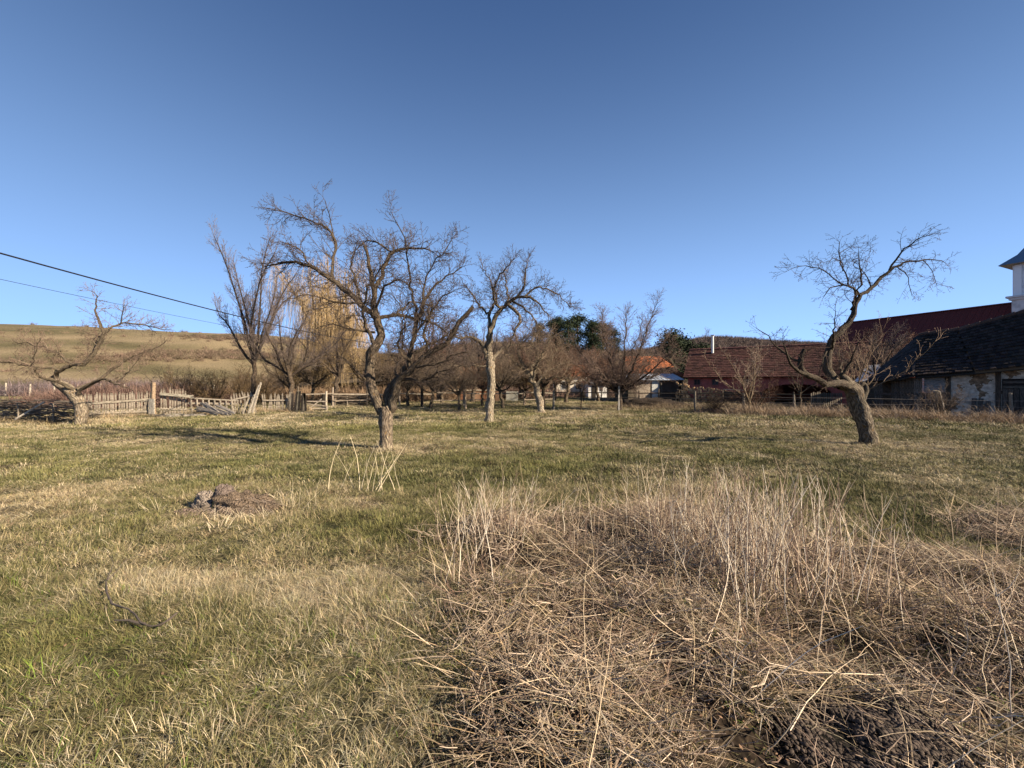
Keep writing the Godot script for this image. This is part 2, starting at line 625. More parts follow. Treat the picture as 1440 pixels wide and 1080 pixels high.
# dead stalk one metre long with side shoots
func stalk(bend: float, shoots: int, r: float) -> ArrayMesh:
	var b := MB.new()
	var p := PackedVector3Array()
	var rr := PackedFloat32Array()
	var az := rng.randf() * TAU
	var q := Vector3(0, -0.02, 0)
	for k in 8:
		p.append(q)
		rr.append(r * (1.0 - 0.65 * k / 7.0))
		var a := bend * pow(k / 7.0, 1.3)
		q += Vector3(cos(az) * sin(a) + rng.randfn() * 0.045, cos(a), sin(az) * sin(a) + rng.randfn() * 0.045).normalized() / 7.0
	b.tube(p, rr, 3, Color(1, 1, 1), Color(1.05, 1.0, 0.95))
	for s in shoots:
		var k := rng.randi_range(3, 6)
		var d := sideways((p[k + 1] - p[k]).normalized(), rng.randf_range(20, 45))
		b.tube(PackedVector3Array([p[k], p[k] + d * 0.09, p[k] + (d + Vector3.UP * 0.3) * 0.16]), PackedFloat32Array([r * 0.5, r * 0.4, r * 0.25]), 3, Color(0.9, 0.9, 0.9), Color(0.8, 0.78, 0.75))
	return b.mesh()

func in_view(x: float, z: float, margin: float) -> bool:
	return absf(x) < -z * 1.36 + margin

func scatter_field() -> void:
	var near_green := []
	var near_straw := []
	for k in 3: near_green.append(tuft(18, 0.055, Vector2(0.03, 0.095), Vector2(0.0, 0.6), 0.0021, Vector2(0.3, 1.5), 0.35))
	for k in 3: near_straw.append(tuft(15, 0.06, Vector2(0.045, 0.13), Vector2(0.2, 1.1), 0.0017, Vector2(0.3, 1.6), 0.3))
	var mid_green := []
	var mid_straw := []
	for k in 2: mid_green.append(tuft(26, 0.13, Vector2(0.03, 0.09), Vector2(0.0, 0.8), 0.0036, Vector2(0.2, 1.4), 0.35))
	for k in 2: mid_straw.append(tuft(24, 0.14, Vector2(0.035, 0.10), Vector2(0.2, 1.2), 0.003, Vector2(0.3, 1.5), 0.3))
	var far_green := tuft(34, 0.3, Vector2(0.04, 0.09), Vector2(0.1, 1.0), 0.0075, Vector2(0.2, 1.2), 0.35)
	var far_straw := tuft(34, 0.32, Vector2(0.04, 0.12), Vector2(0.2, 1.2), 0.0065, Vector2(0.3, 1.3), 0.3)
	var fine_green := []
	var fine_straw := []
	for k in 3: fine_green.append(tuft(22, 0.05, Vector2(0.03, 0.10), Vector2(0.0, 0.8), 0.0014, Vector2(0.3, 1.7), 0.4))
	for k in 3: fine_straw.append(tuft(20, 0.055, Vector2(0.04, 0.13), Vector2(0.2, 1.2), 0.0012, Vector2(0.3, 1.8), 0.35))
	var bands := [[0.7, 3.4, 3.4, 34000, fine_green, fine_straw], [2.6, 6.5, 4.0, 43000, near_green, near_straw], [6.0, 14.0, 4.5, 50000, mid_green, mid_straw], [14.0, 48.0, 5.0, 74000, [far_green], [far_straw]]]
	for e in bands.size():
		var q: Array = bands[e]
		var G := []
		var S := []
		var GC := []
		var SC := []
		for k in 3:
			G.append([]); S.append([]); GC.append([]); SC.append([])
		var far: float = q[1]
		var near: float = q[0]
		var cnt: int = q[3]
		for k in cnt:
			var d := sqrt(lerpf(near * near, far * far, rng.randf()))
			if e == 3: d = lerpf(near, far, pow(rng.randf(), 1.25))
			var x: float = rng.randf_range(-1.0, 1.0) * (d * 1.36 + q[2])
			var z := -d
			if e == 0 and rng.randf() < 0.1:
				z = rng.randf_range(-1.2, 0.3)
			if e == 3 and (x > 19.0 and d > 17.0 or (d > 26.0 and x > 9.0 and rng.randf() < 0.7)): continue
			var w := weedy(x, z)
			if rng.randf() < w * (0.62 if heap(x, z) > 0.1 else 0.9) or rng.randf() < bare(x, z) * 1.3: continue
			if soft.get_noise_2d(x * 130.0, z * 130.0 + 400.0) < -0.38 and rng.randf() < 0.6: continue
			var s := strawy(x, z)
			var bs := Basis(Vector3.UP, rng.randf() * TAU).rotated(Vector3(rng.randfn(), 0, rng.randfn()).normalized(), rng.randf() * 0.25)
			var lump := 1.0 + 0.75 * soft.get_noise_2d(x * 80.0, z * 80.0 + 33.0)
			var sc := rng.randf_range(0.65, 1.25) * clampf(lump, 0.5, 1.7)
			var tr := Transform3D(bs.scaled(Vector3(1, sc, 1) * rng.randf_range(0.85, 1.2)), Vector3(x, gy(x, z), z))
			var vi: int = rng.randi() % (q[4].size())
			if rng.randf() < lerpf(s, 0.65, w):
				var cc := STRAW.lerp(PALE, rng.randf() * rng.randf()) * rng.randf_range(0.7, 1.15)
				if rng.randf() < 0.3: cc = cc.lerp(GREEN, 0.5)
				if rng.randf() < 0.12 + 0.35 * w: cc = cc.lerp(Color(0.19, 0.115, 0.075), 0.65)
				cc = cc.lerp(cc * Color(0.88, 0.83, 0.84), w)
				S[vi].append(tr); SC[vi].append(cc)
			else:
				var cc := DEEP.lerp(GREEN, clampf(0.5 + 1.1 * soft.get_noise_2d(x * 40.0 + 11.0, z * 40.0) + rng.randfn() * 0.4, 0, 1.6)) * rng.randf_range(0.65, 1.4)
				cc = cc.lerp(STRAW, rng.randf() * 0.3 + s * 0.2)
				if rng.randf() < 0.05:
					cc = DEEP * 0.8
					tr.basis = tr.basis.scaled(Vector3(1.1, 1.75, 1.1))
				if e == 0 and rng.randf() < 0.06: cc = Color(0.14, 0.2, 0.03)
				G[vi].append(tr); GC[vi].append(cc)
		var place: String = ["at the very front of the meadow", "in the foreground meadow", "across the middle of the orchard", "on the far side of the orchard"][e]
		for k in q[4].size():
			var kind: String = ["short", "mixed", "ragged"][k]
			stuff("grass", q[4][k], M.blade, G[k], GC[k], "%s olive green winter grass %s" % [kind, place], "grass")
			stuff("dry_grass", q[5][k], M.straw, S[k], SC[k], "%s straw coloured dead grass %s" % [kind, place], "dry grass")

func scatter_weeds() -> void:
	# matted straw
	var mats := []
	for k in 3: mats.append(tuft(14, 0.11, Vector2(0.1, 0.32), Vector2(0.95, 1.5), 0.0024, Vector2(-0.1, 0.7), 0.3))
	for k in 3:
		var T := []
		var C := []
		for q in 1500:
			var d := sqrt(rng.randf_range(0.8, 30.0))
			var x := rng.randf_range(-1.3, d * 1.36 + 1.5)
			var z := -d
			if rng.randf() > weedy(x, z) * 0.95 or rng.randf() < bare(x, z): continue
			if heap(x, z) < 0.22 - 0.9 * exp(-(Vector2((x - 0.45) / 0.5, (d - 2.35) / 0.25).length_squared())): continue
			var dir := 0.5 + 2.5 * soft.get_noise_2d(x * 25.0, z * 25.0)
			var bs := Basis(Vector3.UP, dir + rng.randfn() * 0.8).scaled(Vector3(1.35, rng.randf_range(0.7, 1.6), 0.8))
			T.append(Transform3D(bs, Vector3(x, gy(x, z) + rng.randf() * 0.05, z)))
			var cc := STRAW.lerp(PALE, rng.randf() * 0.9)
			if rng.randf() < 0.5: cc = cc.lerp(Color(0.18, 0.11, 0.08), rng.randf())
			C.append(cc * Color(0.9, 0.85, 0.85) * ([0.5, 0.75, 1.15][rng.randi() % 3] * rng.randf_range(0.85, 1.15)))
		stuff("matted_straw", mats[k], M.straw, T, C, "%s flattened matted straw among the dead weeds in the foreground" % ["pale", "tangled", "brownish"][k], "straw")
	# standing and lying stalks
	var up := []
	for k in 4: up.append(stalk(rng.randf_range(0.05, 0.5), [0, 1, 2, 3][k], 0.0044))
	var lie := []
	for k in 3: lie.append(stalk(rng.randf_range(0.1, 0.8), 0, 0.0040))
	var T := [[], [], [], []]
	var C := [[], [], [], []]
	for q in 14000:
		var d := sqrt(rng.randf_range(1.4, 32.0))
		var x := rng.randf_range(-1.2, d * 1.36 + 1.5)
		var z := -d
		var den := clampf(0.02 + 2.3 * soft.get_noise_2d(x * 45.0 + 200.0, z * 45.0), 0.0, 1.0)
		den += 1.6 * exp(-(Vector2((x - 2.0) / 0.55, (d - 3.0) / 0.4).length_squared()))
		den += 0.55 * exp(-(Vector2((x - 1.0) / 0.9, (d - 4.0) / 0.4).length_squared()))
		den += 0.9 * exp(-(Vector2((x - 3.1) / 0.7, (d - 4.1) / 0.4).length_squared()))
		den += 0.6 * exp(-(Vector2((x - 2.9) / 0.5, (d - 2.1) / 0.35).length_squared()))
		if d < 2.3 and x < 1.6: den *= 0.25
		if heap(x, z) < -0.02: den *= 0.3
		if rng.randf() > den * weedy(x, z) * 0.42 or rng.randf() < bare(x, z): continue
		var tall := rng.randf_range(0.25, 0.75) + 0.28 * exp(-(Vector2((x - 2.0) / 0.6, (d - 3.0) / 0.5).length_squared()))
		var lean := absf(rng.randfn()) * 0.27 + (0.25 if x > 2.7 and d < 2.8 else 0.0)
		var bs := Basis(Vector3.UP, rng.randf() * TAU).rotated(Vector3(rng.randfn(), 0, rng.randfn()).normalized(), lean)
		var k: int = rng.randi() % 4
		T[k].append(Transform3D(bs.scaled(Vector3(1, 1, 1) * tall) if tall > 0.6 else bs.scaled(Vector3(1, tall / 0.75, 1) * 0.75), Vector3(x, gy(x, z), z)))
		var cc := Color(0.33, 0.235, 0.175).lerp(PALE, rng.randf())
		if rng.randf() < 0.35: cc = Color(0.2, 0.14, 0.11)
		elif rng.randf() < 0.35: cc = Color(0.68, 0.60, 0.49)
		C[k].append(cc * rng.randf_range(0.8, 1.1))
	for k in 4:
		stuff("dead_stalks", up[k], M.straw, T[k], C[k], "%s dead weed stalks standing in the foreground patch" % ["plain upright", "thin forked", "branching brown", "twiggy"][k], "weeds")
	for k in 3:
		var A := []
		var B := []
		for q in 640:
			var d := sqrt(rng.randf_range(1.0, 28.0))
			var x := rng.randf_range(-1.2, d * 1.36 + 1.0)
			var z := -d
			if rng.randf() > weedy(x, z) * 0.9 or rng.randf() < bare(x, z) * 0.6: continue
			if heap(x, z) < 0.05 and rng.randf() < 0.7: continue
			var bs := Basis(Vector3.UP, rng.randf() * TAU).rotated(Vector3(rng.randfn(), 0, rng.randfn()).normalized(), rng.randf_range(0.9, 1.5))
			bs = bs.rotated(Vector3.UP, rng.randf() * TAU)
			A.append(Transform3D(bs.scaled(Vector3(1, 1, 1) * rng.randf_range(0.3, 0.75)), Vector3(x, gy(x, z) + rng.randf_range(0.0, 0.1), z)))
			B.append(STRAW.lerp(PALE, rng.randf()) * Color(0.95, 0.91, 0.93) * ([0.45, 0.8, 1.2][rng.randi() % 3] * rng.randf_range(0.85, 1.1)))
		stuff("fallen_stalks", lie[k], M.straw, A, B, "%s fallen weed stalks lying criss-cross in the foreground patch" % ["long curved", "short bent", "bleached"][k], "weeds")
	# broken twigs and stem scraps
	for k in 2:
		var db := MB.new()
		for q in 16:
			var p := Vector3(rng.randfn() * 0.07, rng.randf() * 0.06, rng.randfn() * 0.07)
			var dd := Vector3(rng.randfn(), rng.randfn() * 0.55, rng.randfn()).normalized()
			var ln := rng.randf_range(0.03, 0.12)
			var e := p + dd * ln
			var m := (p + e) * 0.5 + Vector3(rng.randfn(), rng.randfn(), rng.randfn()) * ln * 0.1
			var j := rng.randf_range(0.5, 1.4)
			var r := rng.randf_range(0.0008, 0.0021)
			db.tube(PackedVector3Array([p, m, e]), PackedFloat32Array([r, r, r * 0.6]), 3, Color(j, j, j), Color(j, j, j))
		var DT := []
		var DC := []
		for q in 2400:
			var d := sqrt(rng.randf_range(0.8, 30.0))
			var x := rng.randf_range(-1.1, 1.0) * (d * 1.36 + 1.0)
			var z := -d
			var w := weedy(x, z)
			if soft.get_noise_2d(x * 130.0, z * 130.0 + 400.0) < -0.34: w = maxf(w, 0.12)
			if heap(x, z) < 0.0: w *= 0.25
			if rng.randf() > w - 0.15 or rng.randf() < bare(x, z) * 0.7: continue
			DT.append(Transform3D(Basis(Vector3.UP, rng.randf() * TAU).scaled(Vector3(1, rng.randf_range(0.6, 1.9), 1) * rng.randf_range(0.8, 1.5)), Vector3(x, gy(x, z), z)))
			DC.append(Color(0.17, 0.115, 0.085).lerp(Color(0.55, 0.44, 0.33), rng.randf()) * rng.randf_range(0.7, 1.1))
		stuff("twig_scraps", db.mesh(), M.straw, DT, DC, "%s broken stem scraps tangled under the dead weeds" % ["dark and pale", "short brown"][k], "debris")
	# curled dead leaves and crumbs of soil
	var lb := MB.new()
	for q in 7:
		var p := Vector3(rng.randfn() * 0.05, rng.randf() * 0.015, rng.randfn() * 0.05)
		var a := rng.randf() * TAU
		var u := Vector3(cos(a), rng.randf_range(-0.3, 0.5), sin(a)) * rng.randf_range(0.008, 0.02)
		var w := Vector3(-sin(a), rng.randf_range(-0.2, 0.6), cos(a)) * 0.007
		lb.quad(p - u, p - w, p + u, p + w, Color(1, 1, 1) * rng.randf_range(0.5, 1.3))
	var LT := []
	var LC := []
	for q in 5200:
		var d := sqrt(rng.randf_range(0.8, 34.0))
		var x := rng.randf_range(-1.0, 1.0) * (d * 1.36 + 1.0)
		var z := -d
		if rng.randf() > 0.1 + weedy(x, z) or rng.randf() < bare(x, z) * 1.4: continue
		LT.append(Transform3D(Basis(Vector3.UP, rng.randf() * TAU).scaled(Vector3.ONE * rng.randf_range(0.35, 1.0)), Vector3(x, gy(x, z) + 0.008, z)))
		LC.append(Color(0.13, 0.085, 0.055).lerp(Color(0.26, 0.16, 0.1), rng.randf()))
	stuff("leaf_litter", lb.mesh(), M.straw, LT, LC, "brown leaf litter lying under the dead weeds", "litter")
	var cl := MB.new()
	var sph := SphereMesh.new()
	sph.radial_segments = 7
	sph.rings = 4
	var arr := sph.get_mesh_arrays()
	for q in arr[Mesh.ARRAY_VERTEX].size():
		var p: Vector3 = arr[Mesh.ARRAY_VERTEX][q]
		cl.v.append(p * (1.0 + 0.45 * soft.get_noise_3dv(p * 190.0)))
		cl.n.append(arr[Mesh.ARRAY_NORMAL][q])
		cl.c.append(Color(1, 1, 1))
		cl.t.append(Vector2.ZERO)
	cl.i = arr[Mesh.ARRAY_INDEX]
	var CT := []
	var CC := []
	for q in 16000:
		var x := 1.62 + rng.randfn() * 0.34
		var z := -1.72 + rng.randfn() * 0.2
		var s := 0.004 + 0.02 * pow(rng.randf(), 4.0)
		if rng.randf() > bare(x, z) + 0.06: continue
		CT.append(Transform3D(Basis.from_euler(Vector3(rng.randf() * 6, rng.randf() * 6, 0)).scaled(Vector3(1, 0.8, 1.2) * s), Vector3(x, gy(x, z) + s * 0.1, z)))
		CC.append(Color(0.05, 0.038, 0.03) * rng.randf_range(0.5, 1.9))
	stuff("soil_crumbs", cl.mesh(), M.plain, CT, CC, "dark crumbs of dug soil in the bare patch at the lower right", "soil")

# ragged dead growth along a line
func edge_weeds(label: String, a: Vector2, b: Vector2, wide: float, cnt: int, tall: float, col: Color) -> void:
	var T := []
	var C := []
	var m := tuft(14, 0.16, Vector2(0.3, 1.0), Vector2(0.0, 0.55), 0.006, Vector2(0.0, 0.9), 0.35)
	for q in cnt:
		var p := a.lerp(b, rng.randf()) + Vector2(rng.randfn(), rng.randfn()) * wide
		var s := tall * rng.randf_range(0.4, 1.2) * (1.0 + 0.8 * soft.get_noise_2d(p.x * 60.0, p.y * 60.0))
		T.append(Transform3D(Basis(Vector3.UP, rng.randf() * TAU).scaled(Vector3(1.0, s, 1.0)), Vector3(p.x, gy(p.x, p.y), p.y)))
		C.append(col * rng.randf_range(0.6, 1.2))
	stuff("dry_weeds", m, M.straw, T, C, label, "weeds")

# ------------------------------------------------------------------ hills
func hill_height(x: float, z: float) -> float:
	var d := -z
	var top := 43.0
	if x < -330.0: top = lerpf(43.0, 48.0, clampf((-330.0 - x) / 200.0, 0, 1))
	elif x < -190.0: top = lerpf(43.0, 37.0, (x + 330.0) / 140.0)
	elif x < 0.0: top = lerpf(37.0, 9.0, smoothstep(0.0, 1.0, (x + 190.0) / 190.0))
	else: top = lerpf(9.0, 4.0, clampf(x / 100.0, 0, 1))
	var s := smoothstep(62.0, 290.0, d)
	return top * s * (1.0 if d < 290.0 else lerpf(1.0, 0.8, clampf((d - 290.0) / 200.0, 0, 1))) - 0.5 + 1.0 * soft.get_noise_2d(x * 1.2, z * 1.2) * smoothstep(70.0, 140.0, d)

func grid_hill(called: String, x0: float, x1: float, z0: float, z1: float, nx: int, nz: int, hf: Callable, cf: Callable) -> void:
	var b := MB.new()
	for r in nz + 1:
		for q in nx + 1:
			var x := lerpf(x0, x1, float(q) / nx)
			var z := lerpf(z0, z1, float(r) / nz)
			var e := 1.5
			b.v.append(Vector3(x, hf.call(x, z), z))
			b.n.append(Vector3(hf.call(x - e, z) - hf.call(x + e, z), 2.0 * e, hf.call(x, z - e) - hf.call(x, z + e)).normalized())
			b.c.append(cf.call(x, z))
			b.t.append(Vector2(x, z))
	for r in nz:
		for q in nx:
			var a := r * (nx + 1) + q
			b.i.append_array([a, a + nx + 1, a + 1, a + 1, a + nx + 1, a + nx + 2])
	tag(part(called, b.mesh(), M.ground), "", "", "", "structure")

func knoll(x: float, z: float) -> float:
	# the wooded rise behind the village
	var u := (x - 18.0) / 60.0
	var w := (z + 150.0) / 48.0
	return 13.5 * exp(-u * u - w * w) + 7.0 * exp(-pow((x + 30.0) / 40.0, 2.0) - w * w) - 1.0

func ridge_h(x: float, z: float) -> float:
	var w := (z + 720.0) / 210.0
	var p := 52.0 + 26.0 * exp(-pow((x - 380.0) / 130.0, 2.0)) + 12.0 * soft.get_noise_2d(x * 0.35, 7.0) + 10.0 * exp(-pow((x - 640.0) / 160.0, 2.0))
	return p * exp(-w * w) - 3.0

func hill_color(x: float, z: float) -> Color:
	var s := 0.5 + 1.0 * soft.get_noise_2d(x * 0.6, z * 2.6) + 0.5 * soft.get_noise_2d(x * 3.0, z * 7.0)
	var cc := Color(0.17, 0.145, 0.065).lerp(Color(0.43, 0.33, 0.19), clampf(s, 0, 1))
	return cc.lerp(Color(0.17, 0.11, 0.08), scrub(x, z) * 0.85)

func scrub(x: float, z: float) -> float:
	# dark bands of thicket slanting across the slope
	var h := hill_height(x, z)
	var band := 12.0 + (x + 150.0) * 0.12
	var k := exp(-pow((h - band) / 2.6, 2.0)) * smoothstep(-175.0, -135.0, x)
	k += exp(-pow((h - 27.0 + (x + 150.0) * 0.05) / 1.5, 2.0)) * smoothstep(-190.0, -165.0, x) * 0.9
	return clampf(k * (0.75 + 1.2 * soft.get_noise_2d(x * 3.0, z * 3.0)), 0, 1)

func build_hills() -> void:
	grid_hill("hill", -620.0, 120.0, -60.0, -480.0, 130, 80, hill_height, hill_color)
	grid_hill("knoll", -110.0, 150.0, -92.0, -240.0, 60, 36, knoll, func(x, z): return Color(0.10, 0.075, 0.05) * (1.0 + 0.5 * soft.get_noise_2d(x * 6.0, z * 6.0)))
	grid_hill("far_ridge", -200.0, 1300.0, -400.0, -1000.0, 90, 40, ridge_h, func(x, z): return Color(0.10, 0.078, 0.068) * (1.0 + 0.5 * soft.get_noise_2d(x * 1.5, z * 3.0)))
	var cm := clump(46, 0.018, 0.4)
	var A := []
	var C := []
	for q in 60000:
		var x := rng.randf_range(-330.0, 40.0)
		var z := rng.randf_range(-75.0, -300.0)
		if rng.randf() > scrub(x, z) + 0.004: continue
		var s := rng.randf_range(1.0, 2.4)
		A.append(Transform3D(Basis(Vector3.UP, rng.randf() * TAU).scaled(Vector3(s * 1.4, s, s * 1.4)), Vector3(x, hill_height(x, z) - 0.1, z)))
		C.append(Color(0.2, 0.135, 0.10).lerp(Color(0.15, 0.12, 0.075), rng.randf()) * rng.randf_range(0.8, 1.2))
	stuff("hillside_scrub", cm, M.twig, A, C, "purplish brown scrub in slanting bands on the grassy hill", "scrub")
	A = []
	C = []
	for q in 2600:
		var x := rng.randf_range(-80.0, 130.0)
		var z := rng.randf_range(-98.0, -175.0)
		var h := knoll(x, z)
		if h < 0.3: continue
		var s := rng.randf_range(2.2, 4.6)
		A.append(Transform3D(Basis(Vector3.UP, rng.randf() * TAU).scaled(Vector3(s * 0.8, s, s * 0.8)), Vector3(x, h - 0.2, z)))
		C.append(Color(0.155, 0.11, 0.08).lerp(Color(0.11, 0.085, 0.055), rng.randf()) * rng.randf_range(0.75, 1.25))
	stuff("bare_woods", cm, M.twig, A, C, "brown leafless woods covering the rise behind the village", "woods")
	A = []
	C = []
	for q in 9000:
		var x := rng.randf_range(100.0, 1000.0)
		var z := rng.randf_range(-560.0, -760.0)
		var s := rng.randf_range(6.0, 11.0)
		A.append(Transform3D(Basis(Vector3.UP, rng.randf() * TAU).scaled(Vector3(s * 0.8, s, s * 0.8)), Vector3(x, ridge_h(x, z) - 0.5, z)))
		C.append(Color(0.15, 0.105, 0.09).lerp(Color(0.10, 0.08, 0.068), rng.randf()))
	stuff("ridge_forest", cm, M.twig, A, C, "brown leafless forest on the far ridge", "forest")

# ------------------------------------------------------------------ roofs
# courses of tiles on the patch e0-e1 (eave) to r0-r1 (ridge)
func tiled(e0: Vector3, e1: Vector3, r1: Vector3, r0: Vector3, nu: int, nv: int, lift: float, col: Color, vary: float) -> ArrayMesh:
	var b := MB.new()
	var up := (e1 - e0).cross(r0 - e0).normalized()
	if up.y < 0: up = -up
	for v in nv:
		for u in nu:
			var sh := 0.5 if v % 2 else 0.0
			var u0 := clampf((u + sh - 0.5) / nu, 0, 1)
			var u1 := clampf((u + sh + 0.5) / nu, 0, 1)
			if u1 - u0 < 0.1 / nu: continue
			var g := (u1 - u0) * 0.03
			var v0 := float(v) / nv
			var v1 := minf(1.0, (v + 1.18) / nv)
			var p := func(s: float, t: float) -> Vector3: return e0.lerp(e1, s).lerp(r0.lerp(r1, s), t)
			var j := rng.randf_range(0.6, 1.3) * lift
			var a: Vector3 = p.call(u0 + g, v0 - 0.12 / nv) + up * j
			var bb: Vector3 = p.call(u1 - g, v0 - 0.12 / nv + rng.randf_range(-0.06, 0.06) / nv) + up * j
			var cc: Vector3 = p.call(u1 - g, v1) + up * 0.006
			var d: Vector3 = p.call(u0 + g, v1) + up * 0.006
			var co := col * rng.randf_range(1.0 - vary, 1.0 + vary)
			b.quad(a, bb, cc, d, co)
			b.quad(a - up * lift, bb - up * lift, bb, a, co)
	return b.mesh()

func slab(e0: Vector3, e1: Vector3, r1: Vector3, r0: Vector3, th: float, col: Color) -> ArrayMesh:
	var b := MB.new()
	var up := (e1 - e0).cross(r0 - e0).normalized()
	if up.y < 0: up = -up
	var q := [e0, e1, r1, r0]
	var lo := []
	for p in q: lo.append(p - up * th)
	b.quad(q[0], q[1], q[2], q[3], col)
	b.quad(lo[3], lo[2], lo[1], lo[0], col)
	for k in 4:
		var m := (k + 1) % 4
		b.quad(lo[k], lo[m], q[m], q[k], col)
	return b.mesh()

# an upright wall from an outline in its own plane (x along, y up), th thick towards -z
func upright(outline: PackedVector2Array, th: float, z: float, col: Color) -> ArrayMesh:
	var b := MB.new()
	var id := Geometry2D.triangulate_polygon(outline)
	for k in range(0, id.size(), 3):
		var p := []
		for m in 3: p.append(Vector3(outline[id[k + m]].x, outline[id[k + m]].y, z))
		if (p[1] - p[0]).cross(p[2] - p[0]).z < 0: p = [p[0], p[2], p[1]]
		b.tri(p[0], p[1], p[2], col)
		var o := Vector3(0, 0, -th)
		b.tri(p[0] + o, p[2] + o, p[1] + o, col)
	for k in outline.size():
		var u := outline[k]
		var w := outline[(k + 1) % outline.size()]
		b.quad(Vector3(u.x, u.y, z - th), Vector3(w.x, w.y, z - th), Vector3(w.x, w.y, z), Vector3(u.x, u.y, z), col)
	return b.mesh()

func boxes(list: Array) -> ArrayMesh:       # [[centre, size, colour]...]
	var b := MB.new()
	for e in list: b.box(Transform3D(Basis(), e[0]), e[1], e[2])
	return b.mesh()

func plank(parent: Node, called: String, a: Vector3, bb: Vector3, w: float, h: float, col: Color, side := Vector3.UP) -> MeshInstance3D:
	var b := MB.new()
	b.bar(a, bb, w, h, col * rng.randf_range(0.8, 1.2), side)
	return part(called, b.mesh(), M.wood, parent)

func build_houses() -> void:
	var brick := Color(0.30, 0.075, 0.055)
	# ---- long red house with the arched gateway
	var o := thing("red_house", "long low red walled house with dark tiled roof, white flue and arched gateway", "house", Vector3(16.0, 0, -36.2), -0.551)
	var L := 15.0
	var out := PackedVector2Array([Vector2(0, -0.3), Vector2(5.7, -0.3), Vector2(5.7, 0.7)])
	for k in 9:
		var a := PI - PI * (k + 0.5) / 9.0
		out.append(Vector2(8.0 + 2.3 * cos(a), 0.85 + 0.75 * sin(a)))
	out.append_array([Vector2(10.3, 0.7), Vector2(10.3, -0.3), Vector2(L, -0.3), Vector2(L, 2.35), Vector2(0, 2.35)])
	part("wall", upright(out, 0.35, 0.0, Color(0.34, 0.10, 0.085)), M.wall, o)
	part("wall", boxes([[Vector3(L / 2, 1.05, -6.9), Vector3(L, 2.6, 0.2), brick]]), M.wall, o)
	for x in [0.0, L]:
		var gb := PackedVector2Array([Vector2(-6.78, -0.3), Vector2(-0.37, -0.3), Vector2(-0.37, 2.4), Vector2(-3.5, 4.75), Vector2(-6.78, 2.4)])
		var gm := part("gable", upright(gb, 0.2, 0.0, Color(0.32, 0.10, 0.085)), M.wall, o)
		gm.transform = Transform3D(Basis(Vector3(0, 0, 1), Vector3.UP, Vector3(-1, 0, 0)), Vector3(x + (0.0 if x == 0.0 else -0.2), 0, 0))
	var e0 := Vector3(-0.35, 2.2, 0.45)
	var e1 := Vector3(L + 0.3, 2.2, 0.45)
	var r0 := Vector3(-0.35, 4.93, -3.5)
	var r1 := Vector3(L + 0.3, 4.93, -3.5)
	part("roof", slab(e0, e1, r1, r0, 0.08, Color(0.05, 0.028, 0.024)), M.plain, o)
	part("roof", slab(Vector3(L + 0.3, 2.2, -7.4), Vector3(-0.35, 2.2, -7.4), r0, r1, 0.08, Color(0.13, 0.05, 0.04)), M.plain, o)
	tag(part("tiles", tiled(e0, e1, r1, r0, 52, 17, 0.045, Color(0.075, 0.034, 0.028), 0.4), M.tile, o), "", "", "", "stuff")
	var rb := MB.new()
	for k in 36:
		var x := lerpf(-0.3, L + 0.2, k / 35.0)
		rb.tube(PackedVector3Array([Vector3(x - 0.02, 4.94, -3.5), Vector3(x + 0.44, 4.97, -3.5)]), PackedFloat32Array([0.10, 0.13]), 6, Color(0.12, 0.05, 0.04) * rng.randf_range(0.7, 1.2), Color(0.16, 0.07, 0.055), 0, null, true)
	tag(part("ridge_tiles", rb.mesh(), M.tile, o), "", "", "", "stuff")
	var fl := MB.new()
	fl.tube(PackedVector3Array([Vector3(1.75, 4.0, -2.9), Vector3(1.75, 6.15, -2.9)]), PackedFloat32Array([0.11, 0.11]), 10, Color(0.55, 0.55, 0.54), Color(0.55, 0.55, 0.54), 0, null, true)
	var fp := part("flue", fl.mesh(), M.plain, o)
	part("cap", boxes([[Vector3(1.75, 6.22, -2.9), Vector3(0.34, 0.06, 0.34), Color(0.6, 0.6, 0.6)]]), M.plain, fp)
	for x in [0.75, 2.2, 4.6, 11.6, 13.4]:
		var wf := part("window", boxes([[Vector3(x, 2.03, 0.02), Vector3(0.56, 0.06, 0.06), Color(0.16, 0.07, 0.06)], [Vector3(x, 1.51, 0.03), Vector3(0.6, 0.06, 0.09), Color(0.2, 0.1, 0.09)], [Vector3(x - 0.25, 1.77, 0.02), Vector3(0.06, 0.45, 0.06), Color(0.16, 0.07, 0.06)], [Vector3(x + 0.25, 1.77, 0.02), Vector3(0.06, 0.45, 0.06), Color(0.16, 0.07, 0.06)], [Vector3(x, 1.77, 0.015), Vector3(0.03, 0.45, 0.04), Color(0.16, 0.07, 0.06)]]), M.plain, o)
		part("pane", boxes([[Vector3(x, 1.77, 0.008), Vector3(0.44, 0.45, 0.01), Color(1, 1, 1)]]), M.glass, wf)
	# ---- stacked firewood against its corner
	var wp := thing("firewood_stack", "stack of split firewood with pale cut ends by the red house", "firewood", Vector3(14.1, gy(14.1, -34.3), -34.3), -0.5)
	var wb := MB.new()
	for k in 420:
		var x := rng.randf() * 4.4
		var top := lerpf(1.75, 0.9, x / 4.4)
		var y := rng.randf() * top
		var r := rng.randf_range(0.05, 0.10)
		var zz := rng.randf_range(-0.08, 0.1)
		wb.tube(PackedVector3Array([Vector3(x, y, -0.6 + zz), Vector3(x + rng.randfn() * 0.02, y, zz)]), PackedFloat32Array([r, r]), 5, Color(0.12, 0.08, 0.05), Color(0.36, 0.24, 0.13) * rng.randf_range(0.5, 1.3), 0, null, true)
	tag(part("logs", wb.mesh(), M.plain, wp), "", "", "", "stuff")
	var bs := thing("board_stack", "low stack of dark boards under a pale plank beside the firewood", "boards", Vector3(18.2, 0, -32.2), -0.5)
